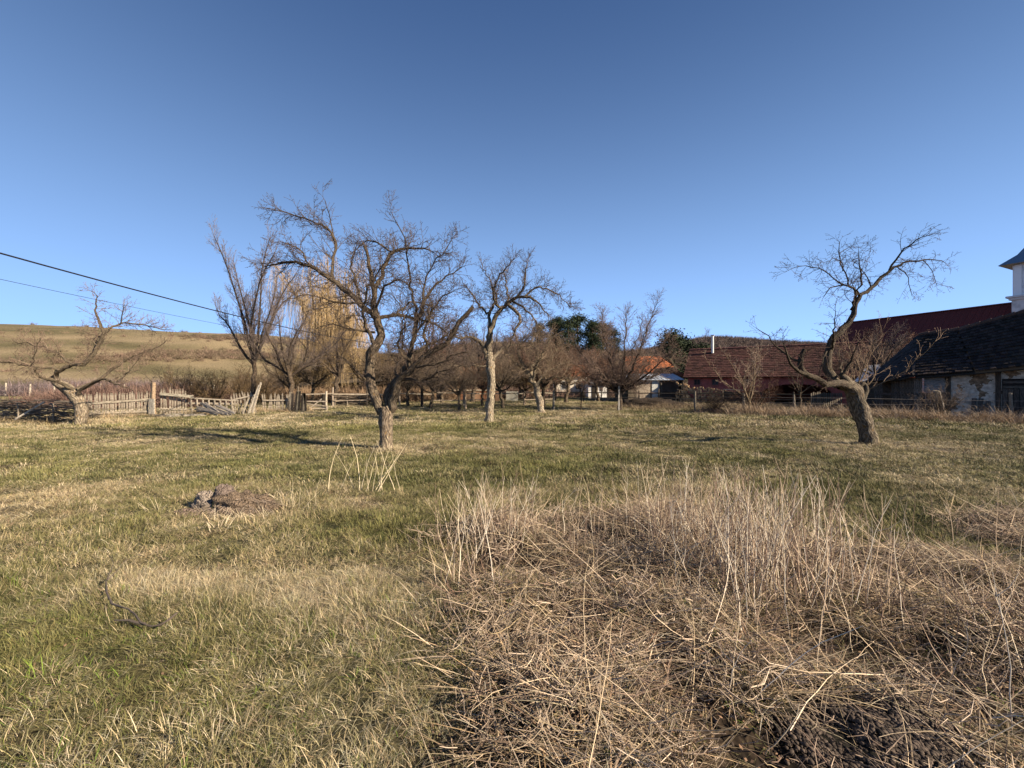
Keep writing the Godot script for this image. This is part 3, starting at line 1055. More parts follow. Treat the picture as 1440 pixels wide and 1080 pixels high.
	for k in 6: plank(bs, "board", Vector3(-1.2 + rng.randf() * 0.2, 0.12 + k * 0.16, rng.randf() * 0.2), Vector3(1.5 + rng.randf() * 0.3, 0.12 + k * 0.16, rng.randf() * 0.2), 0.9, 0.12, Color(0.09, 0.07, 0.055))
	plank(bs, "plank", Vector3(-1.0, 1.16, 0.2), Vector3(1.5, 1.06, 0.25), 0.3, 0.06, Color(0.5, 0.44, 0.36))
	# ---- house with the orange roof, lean-to in front
	o = thing("orange_roofed_house", "small house with bright orange tiled roof and grey metal lean-to", "house", Vector3(11.6, 0, -40.0))
	var gbl := PackedVector2Array([Vector2(0, -0.2), Vector2(5.0, -0.2), Vector2(5.0, 2.5), Vector2(2.5, 4.35), Vector2(0, 2.5)])
	part("wall", boxes([[Vector3(2.7, 1.2, -0.15), Vector3(5.0, 2.7, 0.25), Color(0.3, 0.27, 0.23)]]), M.wall, o)
	part("wall", boxes([[Vector3(2.7, 1.2, -4.85), Vector3(5.0, 2.7, 0.25), Color(0.3, 0.27, 0.23)]]), M.wall, o)
	for x in [0.2, 5.4]:
		var g := part("gable", upright(gbl, 0.2, 0.0, Color(0.085, 0.075, 0.05)), M.wood, o)
		g.transform = Transform3D(Basis(Vector3(0, 0, -1), Vector3.UP, Vector3(1, 0, 0)), Vector3(x, 0, 0))
	e0 = Vector3(-0.15, 2.4, 0.3); e1 = Vector3(5.75, 2.4, 0.3)
	r0 = Vector3(0.35, 4.55, -2.5); r1 = Vector3(4.2, 4.55, -2.5)
	part("roof", slab(e0, e1, r1, r0, 0.08, Color(0.3, 0.1, 0.04)), M.plain, o)
	part("roof", slab(Vector3(5.75, 2.4, -5.3), Vector3(-0.15, 2.4, -5.3), r0, r1, 0.08, Color(0.4, 0.14, 0.06)), M.plain, o)
	part("roof", slab(Vector3(5.75, 2.4, 0.3), Vector3(5.75, 2.4, -5.3), r1 + Vector3(0, 0, -0.01), r1 + Vector3(0, 0, 0.01), 0.08, Color(0.4, 0.14, 0.06)), M.plain, o)
	tag(part("tiles", tiled(e0, e1, r1, r0, 24, 12, 0.045, Color(0.36, 0.125, 0.055), 0.4), M.tile, o), "", "", "", "stuff")
	part("lean_to_roof", slab(Vector3(-0.9, 2.0, 3.0), Vector3(4.45, 2.0, 3.0), Vector3(4.45, 2.62, 0.32), Vector3(-0.9, 2.62, 0.32), 0.05, Color(0.42, 0.46, 0.5)), M.metal, o)
	var sm := MB.new()
	for k in 15:
		var x := -0.85 + k * 0.375
		sm.bar(Vector3(x, 2.015, 3.0), Vector3(x, 2.635, 0.32), 0.04, 0.03, Color(0.38, 0.42, 0.46))
	tag(part("roof_seams", sm.mesh(), M.metal, o), "", "", "", "stuff")
	for k in 8: plank(o, "board", Vector3(-0.6 + k * 0.26, -0.1, 2.7), Vector3(-0.6 + k * 0.26, 2.02, 2.7), 0.03, 0.25, Color(0.4, 0.34, 0.27) if k > 2 else Color(0.16, 0.13, 0.1), Vector3.RIGHT)
	part("door", boxes([[Vector3(1.85, 0.95, 2.68), Vector3(0.7, 2.1, 0.05), Color(0.6, 0.62, 0.62)]]), M.wood, o)
	for x in [2.35, 4.3]: plank(o, "post", Vector3(x, -0.1, 2.75), Vector3(x, 2.02, 2.75), 0.12, 0.12, Color(0.12, 0.1, 0.08), Vector3.RIGHT)
	for k in 4: plank(o, "rail", Vector3(2.4, 0.15 + k * 0.22, 2.7), Vector3(4.3, 0.15 + k * 0.22, 2.7), 0.04, 0.13, Color(0.07, 0.055, 0.045))
	# ---- small white house far back
	o = thing("white_cottage", "small cream walled cottage with orange roof, far behind the bare trees", "house", Vector3(5.6, 0, -50.0))
	part("wall", boxes([[Vector3(1.9, 1.3, -0.12), Vector3(3.8, 2.9, 0.24), Color(0.62, 0.56, 0.45)]]), M.wall, o)
	part("wall", boxes([[Vector3(1.9, 1.3, -3.9), Vector3(3.8, 2.9, 0.24), Color(0.62, 0.56, 0.45)]]), M.wall, o)
	for x in [0.2, 3.8]:
		var g := part("gable", upright(PackedVector2Array([Vector2(0, -0.2), Vector2(4.0, -0.2), Vector2(4.0, 2.8), Vector2(2.0, 4.0), Vector2(0, 2.8)]), 0.2, 0.0, Color(0.62, 0.56, 0.45)), M.wall, o)
		g.transform = Transform3D(Basis(Vector3(0, 0, -1), Vector3.UP, Vector3(1, 0, 0)), Vector3(x, 0, 0.001))
	e0 = Vector3(-0.3, 2.6, 0.35); e1 = Vector3(4.1, 2.6, 0.35); r0 = Vector3(-0.3, 4.1, -2.0); r1 = Vector3(4.1, 4.1, -2.0)
	part("roof", slab(e0, e1, r1, r0, 0.08, Color(0.3, 0.1, 0.05)), M.plain, o)
	part("roof", slab(Vector3(4.1, 2.6, -4.4), Vector3(-0.3, 2.6, -4.4), r0, r1, 0.08, Color(0.4, 0.14, 0.06)), M.plain, o)
	tag(part("tiles", tiled(e0, e1, r1, r0, 16, 8, 0.05, Color(0.36, 0.125, 0.06), 0.3), M.tile, o), "", "", "", "stuff")
	for x in [1.0, 2.7]:
		var wf := part("window", boxes([[Vector3(x, 1.95, 0.02), Vector3(0.8, 0.07, 0.07), Color(0.5, 0.5, 0.48)], [Vector3(x, 0.95, 0.02), Vector3(0.8, 0.07, 0.07), Color(0.5, 0.5, 0.48)], [Vector3(x - 0.37, 1.45, 0.02), Vector3(0.06, 0.93, 0.07), Color(0.5, 0.5, 0.48)], [Vector3(x + 0.37, 1.45, 0.02), Vector3(0.06, 0.93, 0.07), Color(0.5, 0.5, 0.48)]]), M.plain, o)
		part("pane", boxes([[Vector3(x, 1.45, 0.008), Vector3(0.68, 0.93, 0.012), Color(1, 1, 1)]]), M.glass, wf)
	o = thing("white_outbuilding", "low white walled outbuilding between the cottage and the grey lean-to", "shed", Vector3(9.3, 0, -47.5))
	part("wall", boxes([[Vector3(0.9, 0.75, -0.1), Vector3(2.2, 1.9, 0.2), Color(0.72, 0.7, 0.66)]]), M.wall, o)
	for x in [-0.1, 1.9]: part("wall", boxes([[Vector3(x, 0.75, -1.4), Vector3(0.2, 1.9, 2.38), Color(0.7, 0.68, 0.64)]]), M.wall, o)
	part("roof", slab(Vector3(-0.4, 1.65, 0.3), Vector3(2.2, 1.65, 0.3), Vector3(2.2, 2.1, -2.8), Vector3(-0.4, 2.1, -2.8), 0.08, Color(0.07, 0.06, 0.055)), M.plain, o)
	part("door", boxes([[Vector3(0.45, 0.6, 0.01), Vector3(0.5, 1.6, 0.05), Color(0.05, 0.04, 0.035)]]), M.wood, o)
	part("window", boxes([[Vector3(1.35, 1.0, 0.01), Vector3(0.35, 0.5, 0.05), Color(0.06, 0.05, 0.045)]]), M.plain, o)

	# ---- church: red roof, white tower
	o = thing("church", "church with long plain dark red roof and white tower under a blue grey metal cap", "church", Vector3(31.85, 0, -40.3), -1.156)
	# local x runs along the nave towards the tower, z faces the orchard
	L = 11.3
	var wc := Color(0.62, 0.6, 0.58)
	part("wall", boxes([[Vector3(L / 2, 1.9, 0.0), Vector3(L, 4.4, 0.4), wc]]), M.wall, o)
	part("wall", boxes([[Vector3(L / 2, 1.9, -8.6), Vector3(L, 4.4, 0.4), wc]]), M.wall, o)
	for x in [0.2, L + 0.0]:
		var g := part("gable", upright(PackedVector2Array([Vector2(-0.22, -0.2), Vector2(8.38, -0.2), Vector2(8.38, 4.1), Vector2(4.3, 7.6), Vector2(-0.22, 4.1)]), 0.38, 0.0, wc), M.wall, o)
		g.transform = Transform3D(Basis(Vector3(0, 0, -1), Vector3.UP, Vector3(1, 0, 0)), Vector3(x + 0.2, 0, -0.42))
	e0 = Vector3(-0.6, 3.75, 0.75); e1 = Vector3(L, 3.75, 0.75); r0 = Vector3(-0.6, 8.1, -4.3); r1 = Vector3(L, 8.1, -4.3)
	part("roof", slab(e0, e1, r1, r0, 0.1, Color(0.175, 0.04, 0.034)), M.tile, o)
	part("roof", slab(Vector3(L, 3.75, -9.35), Vector3(-0.6, 3.75, -9.35), r0, r1, 0.1, Color(0.175, 0.04, 0.034)), M.tile, o)
	part("ridge_cap", boxes([[Vector3(L / 2 - 0.3, 8.12, -4.3), Vector3(L + 0.6, 0.1, 0.3), Color(0.11, 0.03, 0.027)]]), M.plain, o)
	var seam := MB.new()
	for k in 31:
		var x := -0.55 + k * 0.42
		seam.bar(Vector3(x, 3.77, 0.75), Vector3(x, 8.11, -4.3), 0.035, 0.025, Color(0.15, 0.037, 0.032))
	tag(part("roof_seams", seam.mesh(), M.plain, o), "", "", "", "stuff")
	# tower
	var TX := L + 2.4
	var tz := -4.3
	var tw := part("tower", boxes([[Vector3(TX, 4.0, tz), Vector3(4.4, 8.4, 4.4), Color(0.6, 0.58, 0.56)], [Vector3(TX, 9.55, tz), Vector3(4.2, 2.5, 4.2), Color(0.74, 0.74, 0.74)]]), M.wall, o)
	part("cornice", boxes([[Vector3(TX, 8.27, tz), Vector3(4.9, 0.14, 4.9), Color(0.55, 0.54, 0.53)], [Vector3(TX, 8.12, tz), Vector3(4.65, 0.16, 4.65), Color(0.6, 0.58, 0.56)]]), M.plain, tw)
	for x in [-1.9, -0.65, 0.65, 1.9]:
		part("pilaster", boxes([[Vector3(TX + x, 9.5, tz + 2.13), Vector3(0.36, 2.35, 0.1), Color(0.78, 0.78, 0.78)]]), M.plain, tw)
		part("pilaster", boxes([[Vector3(TX - 2.13, 9.5, tz + x), Vector3(0.1, 2.35, 0.36), Color(0.78, 0.78, 0.78)]]), M.plain, tw)
	var cap := MB.new()
	var q4 := [Vector3(-2.75, 10.75, 2.75), Vector3(2.75, 10.75, 2.75), Vector3(2.75, 10.75, -2.75), Vector3(-2.75, 10.75, -2.75)]
	for k in 4:
		var a: Vector3 = q4[k]
		var bb: Vector3 = q4[(k + 1) % 4]
		var a2 := Vector3(a.x * 0.72, 11.5, a.z * 0.72)
		var b2 := Vector3(bb.x * 0.72, 11.5, bb.z * 0.72)
		var off := Vector3(TX, 0, tz)
		cap.quad(a + off, bb + off, b2 + off, a2 + off, Color(0.16, 0.22, 0.29))
		cap.tri(a2 + off, b2 + off, Vector3(0, 15.2, 0) + off, Color(0.16, 0.22, 0.29))
	cap.quad(q4[3] + Vector3(TX, 0, tz), q4[2] + Vector3(TX, 0, tz), q4[1] + Vector3(TX, 0, tz), q4[0] + Vector3(TX, 0, tz), Color(0.3, 0.3, 0.3))
	part("spire", cap.mesh(), M.metal, tw)

	build_barn()

func build_barn() -> void:
	# local x runs along the front wall from its far left end towards the near right, z faces the orchard
	var o := thing("old_barn", "old barn with sagging dark tiled roof and peeling plaster wall in shade", "barn", Vector3(22.1, 0, -21.0), -0.973)
	var L := 11.0
	var dark := Color(0.05, 0.04, 0.034)
	part("wall", boxes([[Vector3(L / 2, 1.15, -0.15), Vector3(L, 2.7, 0.3), Color(1, 1, 1)]]), M.plaster, o)
	part("wall", boxes([[Vector3(L / 2, 1.05, -5.9), Vector3(L, 2.5, 0.3), Color(0.9, 0.9, 0.9)]]), M.plaster, o)
	part("wall", boxes([[Vector3(0.15, 1.05, -3.0), Vector3(0.3, 2.5, 5.4), Color(0.9, 0.9, 0.9)]]), M.plaster, o)
	var E := [Vector3(-0.5, 2.05, 0.55), Vector3(1.6, 2.24, 0.55), Vector3(4.2, 2.58, 0.55), Vector3(L + 0.4, 2.75, 0.55)]
	var R := [Vector3(-1.0, 4.5, -3.0), Vector3(0.55, 4.63, -3.0), Vector3(2.9, 5.3, -3.0), Vector3(L + 0.4, 5.45, -3.0)]
	for k in 3:
		part("roof", slab(E[k], E[k + 1], R[k + 1], R[k], 0.06, Color(0.035, 0.028, 0.025)), M.plain, o).position = Vector3(0, -0.13, 0)
		var bk := Vector3(0, 0, -6.55 - 0.55)
		part("roof", slab(Vector3(E[k + 1].x, E[k + 1].y, -6.55), Vector3(E[k].x, E[k].y, -6.55), R[k], R[k + 1], 0.1, Color(0.04, 0.03, 0.027)), M.plain, o)
		var ln: float = (E[k] as Vector3).distance_to(E[k + 1])
		tag(part("tiles", tiled(E[k], E[k + 1], R[k + 1], R[k], int(ln / 0.2) + 1, 16, 0.06, Color(0.042, 0.031, 0.027), 0.5), M.tile, o), "", "", "", "stuff")
	var rt := MB.new()
	for k in 3:
		var m := int((R[k] as Vector3).distance_to(R[k + 1]) / 0.36)
		for q in m:
			var a: Vector3 = R[k].lerp(R[k + 1], float(q) / m)
			var b2: Vector3 = R[k].lerp(R[k + 1], (q + 1.12) / m)
			rt.tube(PackedVector3Array([a, b2 + Vector3(0, 0.03, 0)]), PackedFloat32Array([0.10, 0.13]), 7, Color(0.13, 0.085, 0.065) * rng.randf_range(0.6, 1.3), Color(0.1, 0.06, 0.05), 0, null, true)
	tag(part("ridge_tiles", rt.mesh(), M.tile, o), "", "", "", "stuff")
	# left end of the roof running down over the lean-to
	var A := Vector3(-1.0, 4.5, -3.0)
	var F := Vector3(-1.2, 1.72, -3.6) + Vector3(-2.2, 0, 0.9)
	var G := Vector3(-1.15, 1.86, 0.62)
	part("lean_to_roof", slab(F, G, Vector3(-0.52, 2.08, 0.57), A, 0.09, Color(0.035, 0.032, 0.034)), M.plain, o)
	tag(part("lean_to_tiles", tiled(F, G, Vector3(-0.52, 2.1, 0.57), A, 18, 14, 0.06, Color(0.042, 0.036, 0.035), 0.4), M.tile, o), "", "", "", "stuff")
	part("lean_to_roof", slab(Vector3(-3.4, 1.72, -6.5), F, A, Vector3(-1.0, 4.4, -4.2), 0.09, Color(0.04, 0.035, 0.035)), M.plain, o)
	# boarded front of the lean-to
	for k in 15:
		var x := -2.75 + k * 0.17
		var z := lerpf(-2.3, 0.25, clampf((x + 2.75) / 2.2, 0, 1))
		if k in [3, 4, 5]: continue
		plank(o, "board", Vector3(x, -0.1, z), Vector3(x + rng.randfn() * 0.015, lerpf(1.64, 1.93, clampf((x + 2.75) / 1.7, 0, 1)), z), 0.03, 0.155, Color(0.15, 0.135, 0.12), Vector3.RIGHT)
	plank(o, "rail", Vector3(-2.75, 1.0, -2.2), Vector3(-0.45, 1.05, 0.3), 0.06, 0.1, Color(0.12, 0.1, 0.09))
	part("patch_panel", boxes([[Vector3(0.12, 1.55, 0.03), Vector3(0.75, 0.75, 0.03), Color(0.3, 0.31, 0.33)]]), M.wood, o)
	# timber posts, boards and door in the front wall
	for x in [0.62, 2.25, 3.32, 5.4]:
		plank(o, "timber_post", Vector3(x, -0.1, 0.02), Vector3(x, 2.25, 0.02), 0.09, 0.17, Color(0.085, 0.066, 0.052), Vector3.RIGHT)
	for k in 5: plank(o, "board", Vector3(-0.3 + k * 0.19, -0.1, 0.025), Vector3(-0.3 + k * 0.19, 1.14, 0.025), 0.035, 0.17, Color(0.11, 0.1, 0.095), Vector3.RIGHT)
	var dr := part("door", boxes([[Vector3(2.8, 0.85, 0.012), Vector3(0.86, 2.0, 0.04), Color(0.03, 0.027, 0.025)]]), M.wood, o)
	for k in 5: plank(dr, "board", Vector3(2.46 + k * 0.17, -0.1, 0.05), Vector3(2.46 + k * 0.17, 1.35 + rng.randf() * 0.1, 0.05), 0.03, 0.15, Color(0.105, 0.092, 0.082), Vector3.RIGHT)
	for y in [1.45, 1.68]: plank(dr, "crossboard", Vector3(2.4, y, 0.05), Vector3(3.22, y + 0.02, 0.05), 0.03, 0.12, Color(0.13, 0.115, 0.1))
	for k in 3: plank(o, "loose_board", Vector3(1.45 + k * 0.22, -0.05, 0.14), Vector3(1.5 + k * 0.22, rng.randf_range(0.7, 1.1), 0.05), 0.03, 0.16, Color(0.12, 0.11, 0.105), Vector3.RIGHT)
	# coil of hose on the wall and the fascia of the next gable
	var hs := MB.new()
	for k in 5:
		var p := PackedVector3Array()
		var rr := PackedFloat32Array()
		for s in 19:
			var a := TAU * s / 18.0
			p.append(Vector3(4.75 + (0.2 + k * 0.025) * cos(a), 1.28 + (0.26 + k * 0.025) * sin(a), 0.05 + 0.03 * k))
			rr.append(0.018)
		hs.tube(p, rr, 5, Color(0.02, 0.02, 0.02), Color(0.02, 0.02, 0.02))
	hs.tube(PackedVector3Array([Vector3(4.7, 1.0, 0.1), Vector3(4.4, 0.6, 0.1), Vector3(4.2, 0.75, 0.08), Vector3(4.35, 0.95, 0.05)]), PackedFloat32Array([0.015, 0.015, 0.015, 0.015]), 5, Color(0.02, 0.02, 0.02), Color(0.02, 0.02, 0.02))
	var hc := part("hose_coil", hs.mesh(), M.plain)
	hc.transform = o.transform
	tag(hc, "black hose coiled on the barn's plaster wall", "hose")
	plank(o, "fascia", Vector3(4.7, 2.15, 0.75), Vector3(6.3, 3.2, 0.75), 0.05, 0.16, Color(0.45, 0.44, 0.42))
	for k in 4: plank(o, "gable_board", Vector3(5.1 + k * 0.3, 2.0, 0.7), Vector3(5.1 + k * 0.3, 2.3 + k * 0.2, 0.7), 0.03, 0.26, Color(0.16, 0.1, 0.07), Vector3.RIGHT)
	# pale metal roof behind the lean-to
	o = thing("grey_shed", "low shed with pale grey metal roof showing behind the barn's left end", "shed", Vector3(24.2, 0, -27.6), -0.973)
	part("wall", boxes([[Vector3(1.2, 0.85, 0.0), Vector3(2.4, 1.9, 0.1), Color(0.14, 0.12, 0.1)], [Vector3(1.2, 0.85, -2.2), Vector3(2.4, 1.9, 0.1), Color(0.14, 0.12, 0.1)], [Vector3(0.05, 0.85, -1.1), Vector3(0.1, 1.9, 2.08), Color(0.14, 0.12, 0.1)], [Vector3(2.35, 0.85, -1.1), Vector3(0.1, 1.9, 2.08), Color(0.14, 0.12, 0.1)]]), M.wood, o)
	part("roof", slab(Vector3(-0.3, 1.75, 0.4), Vector3(2.7, 2.1, 0.4), Vector3(2.7, 3.3, -2.5), Vector3(-0.3, 2.95, -2.5), 0.05, Color(0.5, 0.51, 0.53)), M.metal, o)

# ------------------------------------------------------------------ fences
var picket_meshes := []

func picket(parent: Node, at: Vector3, h: float, tilt: float, turn: float) -> void:
	if picket_meshes.is_empty():
		for k in 4:
			var b := MB.new()
			var w := rng.randf_range(0.028, 0.036)
			var g := Color(0.36, 0.315, 0.255) * rng.randf_range(0.75, 1.2)
			b.box(Transform3D(Basis(), Vector3(0, 0.46, 0)), Vector3(w * 2, 0.92, 0.022), g)
			b.quad(Vector3(-w, 0.92, 0.011), Vector3(w, 0.92, 0.011), Vector3(w * 0.4, 1.0, 0.011), Vector3(-w * 0.5, 0.99, 0.011), g)
			b.quad(Vector3(w, 0.92, -0.011), Vector3(-w, 0.92, -0.011), Vector3(-w * 0.5, 0.99, -0.011), Vector3(w * 0.4, 1.0, -0.011), g)
			picket_meshes.append(b.mesh())
	var o := part("picket", picket_meshes[rng.randi() % 4], M.wood, parent)
	o.transform = Transform3D(Basis(Vector3.UP, turn) * Basis(Vector3.BACK, tilt) * Basis().scaled(Vector3(1, h, 1)), at)

func fence_run(called: String, label: String, a: Vector3, b: Vector3, cnt: int, h: Vector2, rails: Array, tilt := 0.0, wild := 0.03) -> Node3D:
	var o := thing(called, label, "fence", Vector3(a.x, gy(a.x, a.z), a.z))
	var d := b - a
	d.y = 0
	var turn := atan2(-d.z, d.x)
	for k in cnt:
		var t := (k + 0.5 + rng.randfn() * 0.12) / cnt
		picket(o, d * t + Vector3(0, rng.randf_range(-0.05, 0.03), 0.02), lerpf(h.x, h.y, t) * rng.randf_range(0.94, 1.05), tilt + rng.randfn() * wild, turn)
	for r in rails: plank(o, "rail", Vector3(0, r[0], 0.055), Vector3(d.x, r[1], d.z + 0.055), 0.045, r[2], Color(0.42, 0.37, 0.30))
	return o

func post(parent: Node, at: Vector3, h: float, w: float, col: Color, lean := Vector3.ZERO) -> void:
	var b := MB.new()
	var top := at + Vector3(0, h, 0) + lean
	b.tube(PackedVector3Array([at - Vector3(0, 0.15, 0), at.lerp(top, 0.5) + Vector3(rng.randfn(), 0, rng.randfn()) * 0.01, top]), PackedFloat32Array([w * 0.55, w * 0.5, w * 0.45]), 7, col, col * 1.05, 0.15, fine, true)
	part("post", b.mesh(), M.wood, parent)

func wire(parent: Node, pts: Array, r: float, col: Color, called := "wire") -> void:
	var b := MB.new()
	var p := PackedVector3Array(pts)
	var rr := PackedFloat32Array()
	for k in p.size(): rr.append(r)
	b.tube(p, rr, 4, col, col)
	part(called, b.mesh(), M.plain, parent)

func build_fences() -> void:
	var pale := Color(0.42, 0.37, 0.30)
	fence_run("picket_fence", "weathered picket fence right behind the leaning left tree", Vector3(-20.8, 0, -19.4), Vector3(-18.35, 0, -20.3), 25, Vector2(1.22, 1.32), [[0.72, 0.92, 0.1], [0.25, 0.3, 0.08]], 0.0, 0.02)
	var o := thing("gate_post", "thick old wooden gate post between two picket fence runs", "post", Vector3(-18.25, gy(-18.2, -20.3), -20.3))
	post(o, Vector3.ZERO, 1.68, 0.2, Color(0.36, 0.27, 0.19))
	plank(o, "board", Vector3(0.03, 0.0, 0.16), Vector3(0.03, 0.85, 0.16), 0.06, 0.26, Color(0.42, 0.40, 0.36), Vector3.RIGHT)
	plank(o, "brace", Vector3(-0.6, 0.0, 0.12), Vector3(-0.15, 0.85, 0.12), 0.04, 0.07, pale)
	plank(o, "brace", Vector3(-2.2, 0.2, 0.14), Vector3(-0.15, 0.8, 0.14), 0.04, 0.06, pale)
	fence_run("tall_picket_fence", "short run of taller thin pickets under one pale board, right of the gate post", Vector3(-18.0, 0, -20.4), Vector3(-16.85, 0, -20.7), 10, Vector2(1.4, 1.32), [[1.02, 0.98, 0.05], [0.35, 0.3, 0.06]], 0.03, 0.03)
	o = thing("loose_board", "pale board hooked across the taller pickets and drooping to the right", "board", Vector3(-17.9, 0, -20.25))
	plank(o, "board", Vector3(0, 1.1, 0), Vector3(1.5, 0.95, -0.25), 0.04, 0.13, Color(0.55, 0.5, 0.4))
	# fallen ladder-like rails
	o = thing("rail_hurdle", "broken open hurdle with three rails and short uprights, in mid fence", "fence", Vector3(-16.75, gy(-16.7, -20.6), -20.7))
	plank(o, "rail", Vector3(0, 0.95, 0), Vector3(2.2, 0.78, -0.5), 0.05, 0.07, pale)
	plank(o, "rail", Vector3(-0.1, 0.68, 0), Vector3(2.1, 0.62, -0.5), 0.05, 0.10, pale * 0.85)
	plank(o, "rail", Vector3(-0.1, 0.35, 0), Vector3(2.1, 0.33, -0.5), 0.05, 0.06, pale * 0.9)
	for k in 8: plank(o, "upright", Vector3(0.15 + k * 0.26, 0.2, -0.06 * k + 0.04), Vector3(0.1 + k * 0.26, 0.9 - k * 0.02, -0.06 * k + 0.04), 0.03, 0.06, pale, Vector3.RIGHT)
	# heap of fallen planks
	var hn := 0
	for spec in [[Vector3(-15.0, 0, -20.3), 15, 1.35, 0.65, "steep heap of grey fallen planks leaning on the broken fence"], [Vector3(-16.9, 0, -19.9), 14, 1.3, 0.16, "low scatter of fallen laths lying in front of the broken hurdle"]]:
		var s: Array = spec
		o = thing("plank_heap", s[4], "planks", Vector3(s[0].x, gy(s[0].x, s[0].z), s[0].z))
		for k in int(s[1]):
			var x: float = rng.randf_range(-0.5, 0.5)
			var ln: float = s[2] * rng.randf_range(0.7, 1.1)
			var hh: float = s[3] * rng.randf_range(0.3, 1.1)
			if hn == 0: plank(o, "plank", Vector3(x - ln * 0.5, hh + 0.05, rng.randf_range(-0.3, 0.1)), Vector3(x * 0.6 + ln * 0.5, 0.06 + rng.randf() * 0.12, rng.randf_range(-0.1, 0.5)), 0.03, 0.08, Color(0.38, 0.35, 0.32))
			else: plank(o, "lath", Vector3(x * 1.6 - ln * 0.5, 0.04 + rng.randf() * 0.1, rng.randf_range(-0.3, 0.3)), Vector3(x * 1.6 + ln * 0.5, hh, rng.randf_range(-0.4, 0.4)), 0.025, 0.06, Color(0.42, 0.38, 0.33))
		hn += 1
	fence_run("leaning_picket_fence", "leaning crooked pickets under a slanting rail, right of the plank heap", Vector3(-15.0, 0, -21.4), Vector3(-13.75, 0, -21.6), 9, Vector2(1.05, 1.3), [[0.75, 1.05, 0.07]], 0.16, 0.1)
	o = thing("leaning_poles", "two tall pale poles propped upright against the crooked pickets", "poles", Vector3(-13.7, gy(-13.7, -21.2), -21.2))
	plank(o, "pole", Vector3(-0.25, 0, 0.1), Vector3(0.2, 1.55, -0.1), 0.07, 0.09, Color(0.5, 0.45, 0.37), Vector3.RIGHT)
	plank(o, "pole", Vector3(-0.05, 0, 0.12), Vector3(0.28, 1.7, -0.1), 0.06, 0.07, Color(0.44, 0.39, 0.32), Vector3.RIGHT)
	plank(o, "pole", Vector3(-0.5, 0.02, 0.2), Vector3(-0.3, 0.9, 0.0), 0.05, 0.06, Color(0.44, 0.39, 0.32), Vector3.RIGHT)
	fence_run("low_picket_fence", "low picket fence with one pale rail, left of the leaning brown tree", Vector3(-14.1, 0, -22.6), Vector3(-12.6, 0, -22.9), 15, Vector2(1.05, 0.95), [[0.62, 0.62, 0.07]], 0.0, 0.06)
	o = thing("board_fence", "dark tumbledown boards at the foot of the leaning brown tree", "fence", Vector3(-12.6, gy(-12.6, -22.6), -22.6))
	for k in 8: plank(o, "board", Vector3(k * 0.13, 0, 0), Vector3(k * 0.13 + rng.randfn() * 0.07, 1.0 + rng.randf() * 0.2, 0), 0.03, 0.12, Color(0.06, 0.05, 0.043) if k % 3 else Color(0.3, 0.26, 0.2), Vector3.RIGHT)
	o = thing("broken_gate", "broken pale gate of crooked boards beside a white post", "gate", Vector3(-12.0, gy(-12, -23.4), -23.4))
	for k in 4: plank(o, "board", Vector3(0, 0.1 + k * 0.15, 0.03 * k), Vector3(1.2, 0.12 + k * 0.14 + rng.randfn() * 0.05, 0.03 * k), 0.03, 0.07, Color(0.52, 0.45, 0.36))
	plank(o, "brace", Vector3(0.1, 0.05, 0.16), Vector3(0.9, 0.7, 0.16), 0.03, 0.06, Color(0.5, 0.44, 0.36))
	post(o, Vector3(1.05, 0, -0.1), 1.15, 0.13, Color(0.5, 0.43, 0.34))
	o = thing("dark_post", "short thick blackened post right of the broken gate", "post", Vector3(-11.35, gy(-11.3, -24.0), -24.0))
	post(o, Vector3.ZERO, 0.95, 0.24, Color(0.035, 0.03, 0.026))
	# rails behind
	o = thing("back_rail_fence", "pale two rail fence running behind the willow and the left orchard trees", "fence", Vector3(-14.5, 0, -27.0))
	for k in 9: post(o, Vector3(k * 2.2, 0, -0.35 * k), 1.2 + rng.randf() * 0.3, 0.12, Color(0.38, 0.32, 0.26) if k % 2 else Color(0.16, 0.13, 0.10))
	for k in 8:
		plank(o, "rail", Vector3(k * 2.2, 0.92 + rng.randfn() * 0.05, -0.35 * k + 0.07), Vector3(k * 2.2 + 2.2, 0.9 + rng.randfn() * 0.05, -0.35 * k - 0.28), 0.05, 0.08, Color(0.44, 0.38, 0.3))
		if k % 3: plank(o, "rail", Vector3(k * 2.2, 0.5 + rng.randfn() * 0.08, -0.35 * k + 0.07), Vector3(k * 2.2 + 2.2, 0.5 + rng.randfn() * 0.08, -0.35 * k - 0.28), 0.05, 0.07, Color(0.34, 0.28, 0.22))
	# woven brush hedges of laid branches
	for spec in [[Vector3(-24.2, 0, -18.2), Vector3(-17.9, 0, -16.4), 160, 0.9, "long brush fence of laid dark branches, left of the leaning tree"], [Vector3(-12.6, 0, -28.0), Vector3(-10.3, 0, -28.2), 70, 0.8, "short heap of stacked brown branches behind the apple tree"]]:
		var s: Array = spec
		o = thing("brush_fence", s[4], "brush fence", Vector3(s[0].x, gy(s[0].x, s[0].z), s[0].z))
		var d: Vector3 = s[1] - s[0]
		for k in int(s[2]):
			var y: float = s[3] * rng.randf()
			var t := rng.randf_range(-0.05, 0.85)
			var ln := rng.randf_range(0.9, 2.6)
			var u := d.normalized()
			var p := PackedVector3Array()
			var rr := PackedFloat32Array()
			var z := rng.randfn() * 0.14
			var r := rng.randf_range(0.014, 0.036)
			for j in 5:
				p.append(d * t + u * ln * j / 4.0 + Vector3(0, y * (1.0 - 0.1 * absf(t - 0.5)) + rng.randfn() * 0.035 + 0.06, z + rng.randfn() * 0.05))
				rr.append(r * (1.0 - 0.15 * j))
			var b := MB.new()
			var g := Color(0.15, 0.12, 0.095).lerp(Color(0.42, 0.35, 0.27), rng.randf() * rng.randf())
			b.tube(p, rr, 4, g, g)
			part("branch", b.mesh(), M.wood, o)
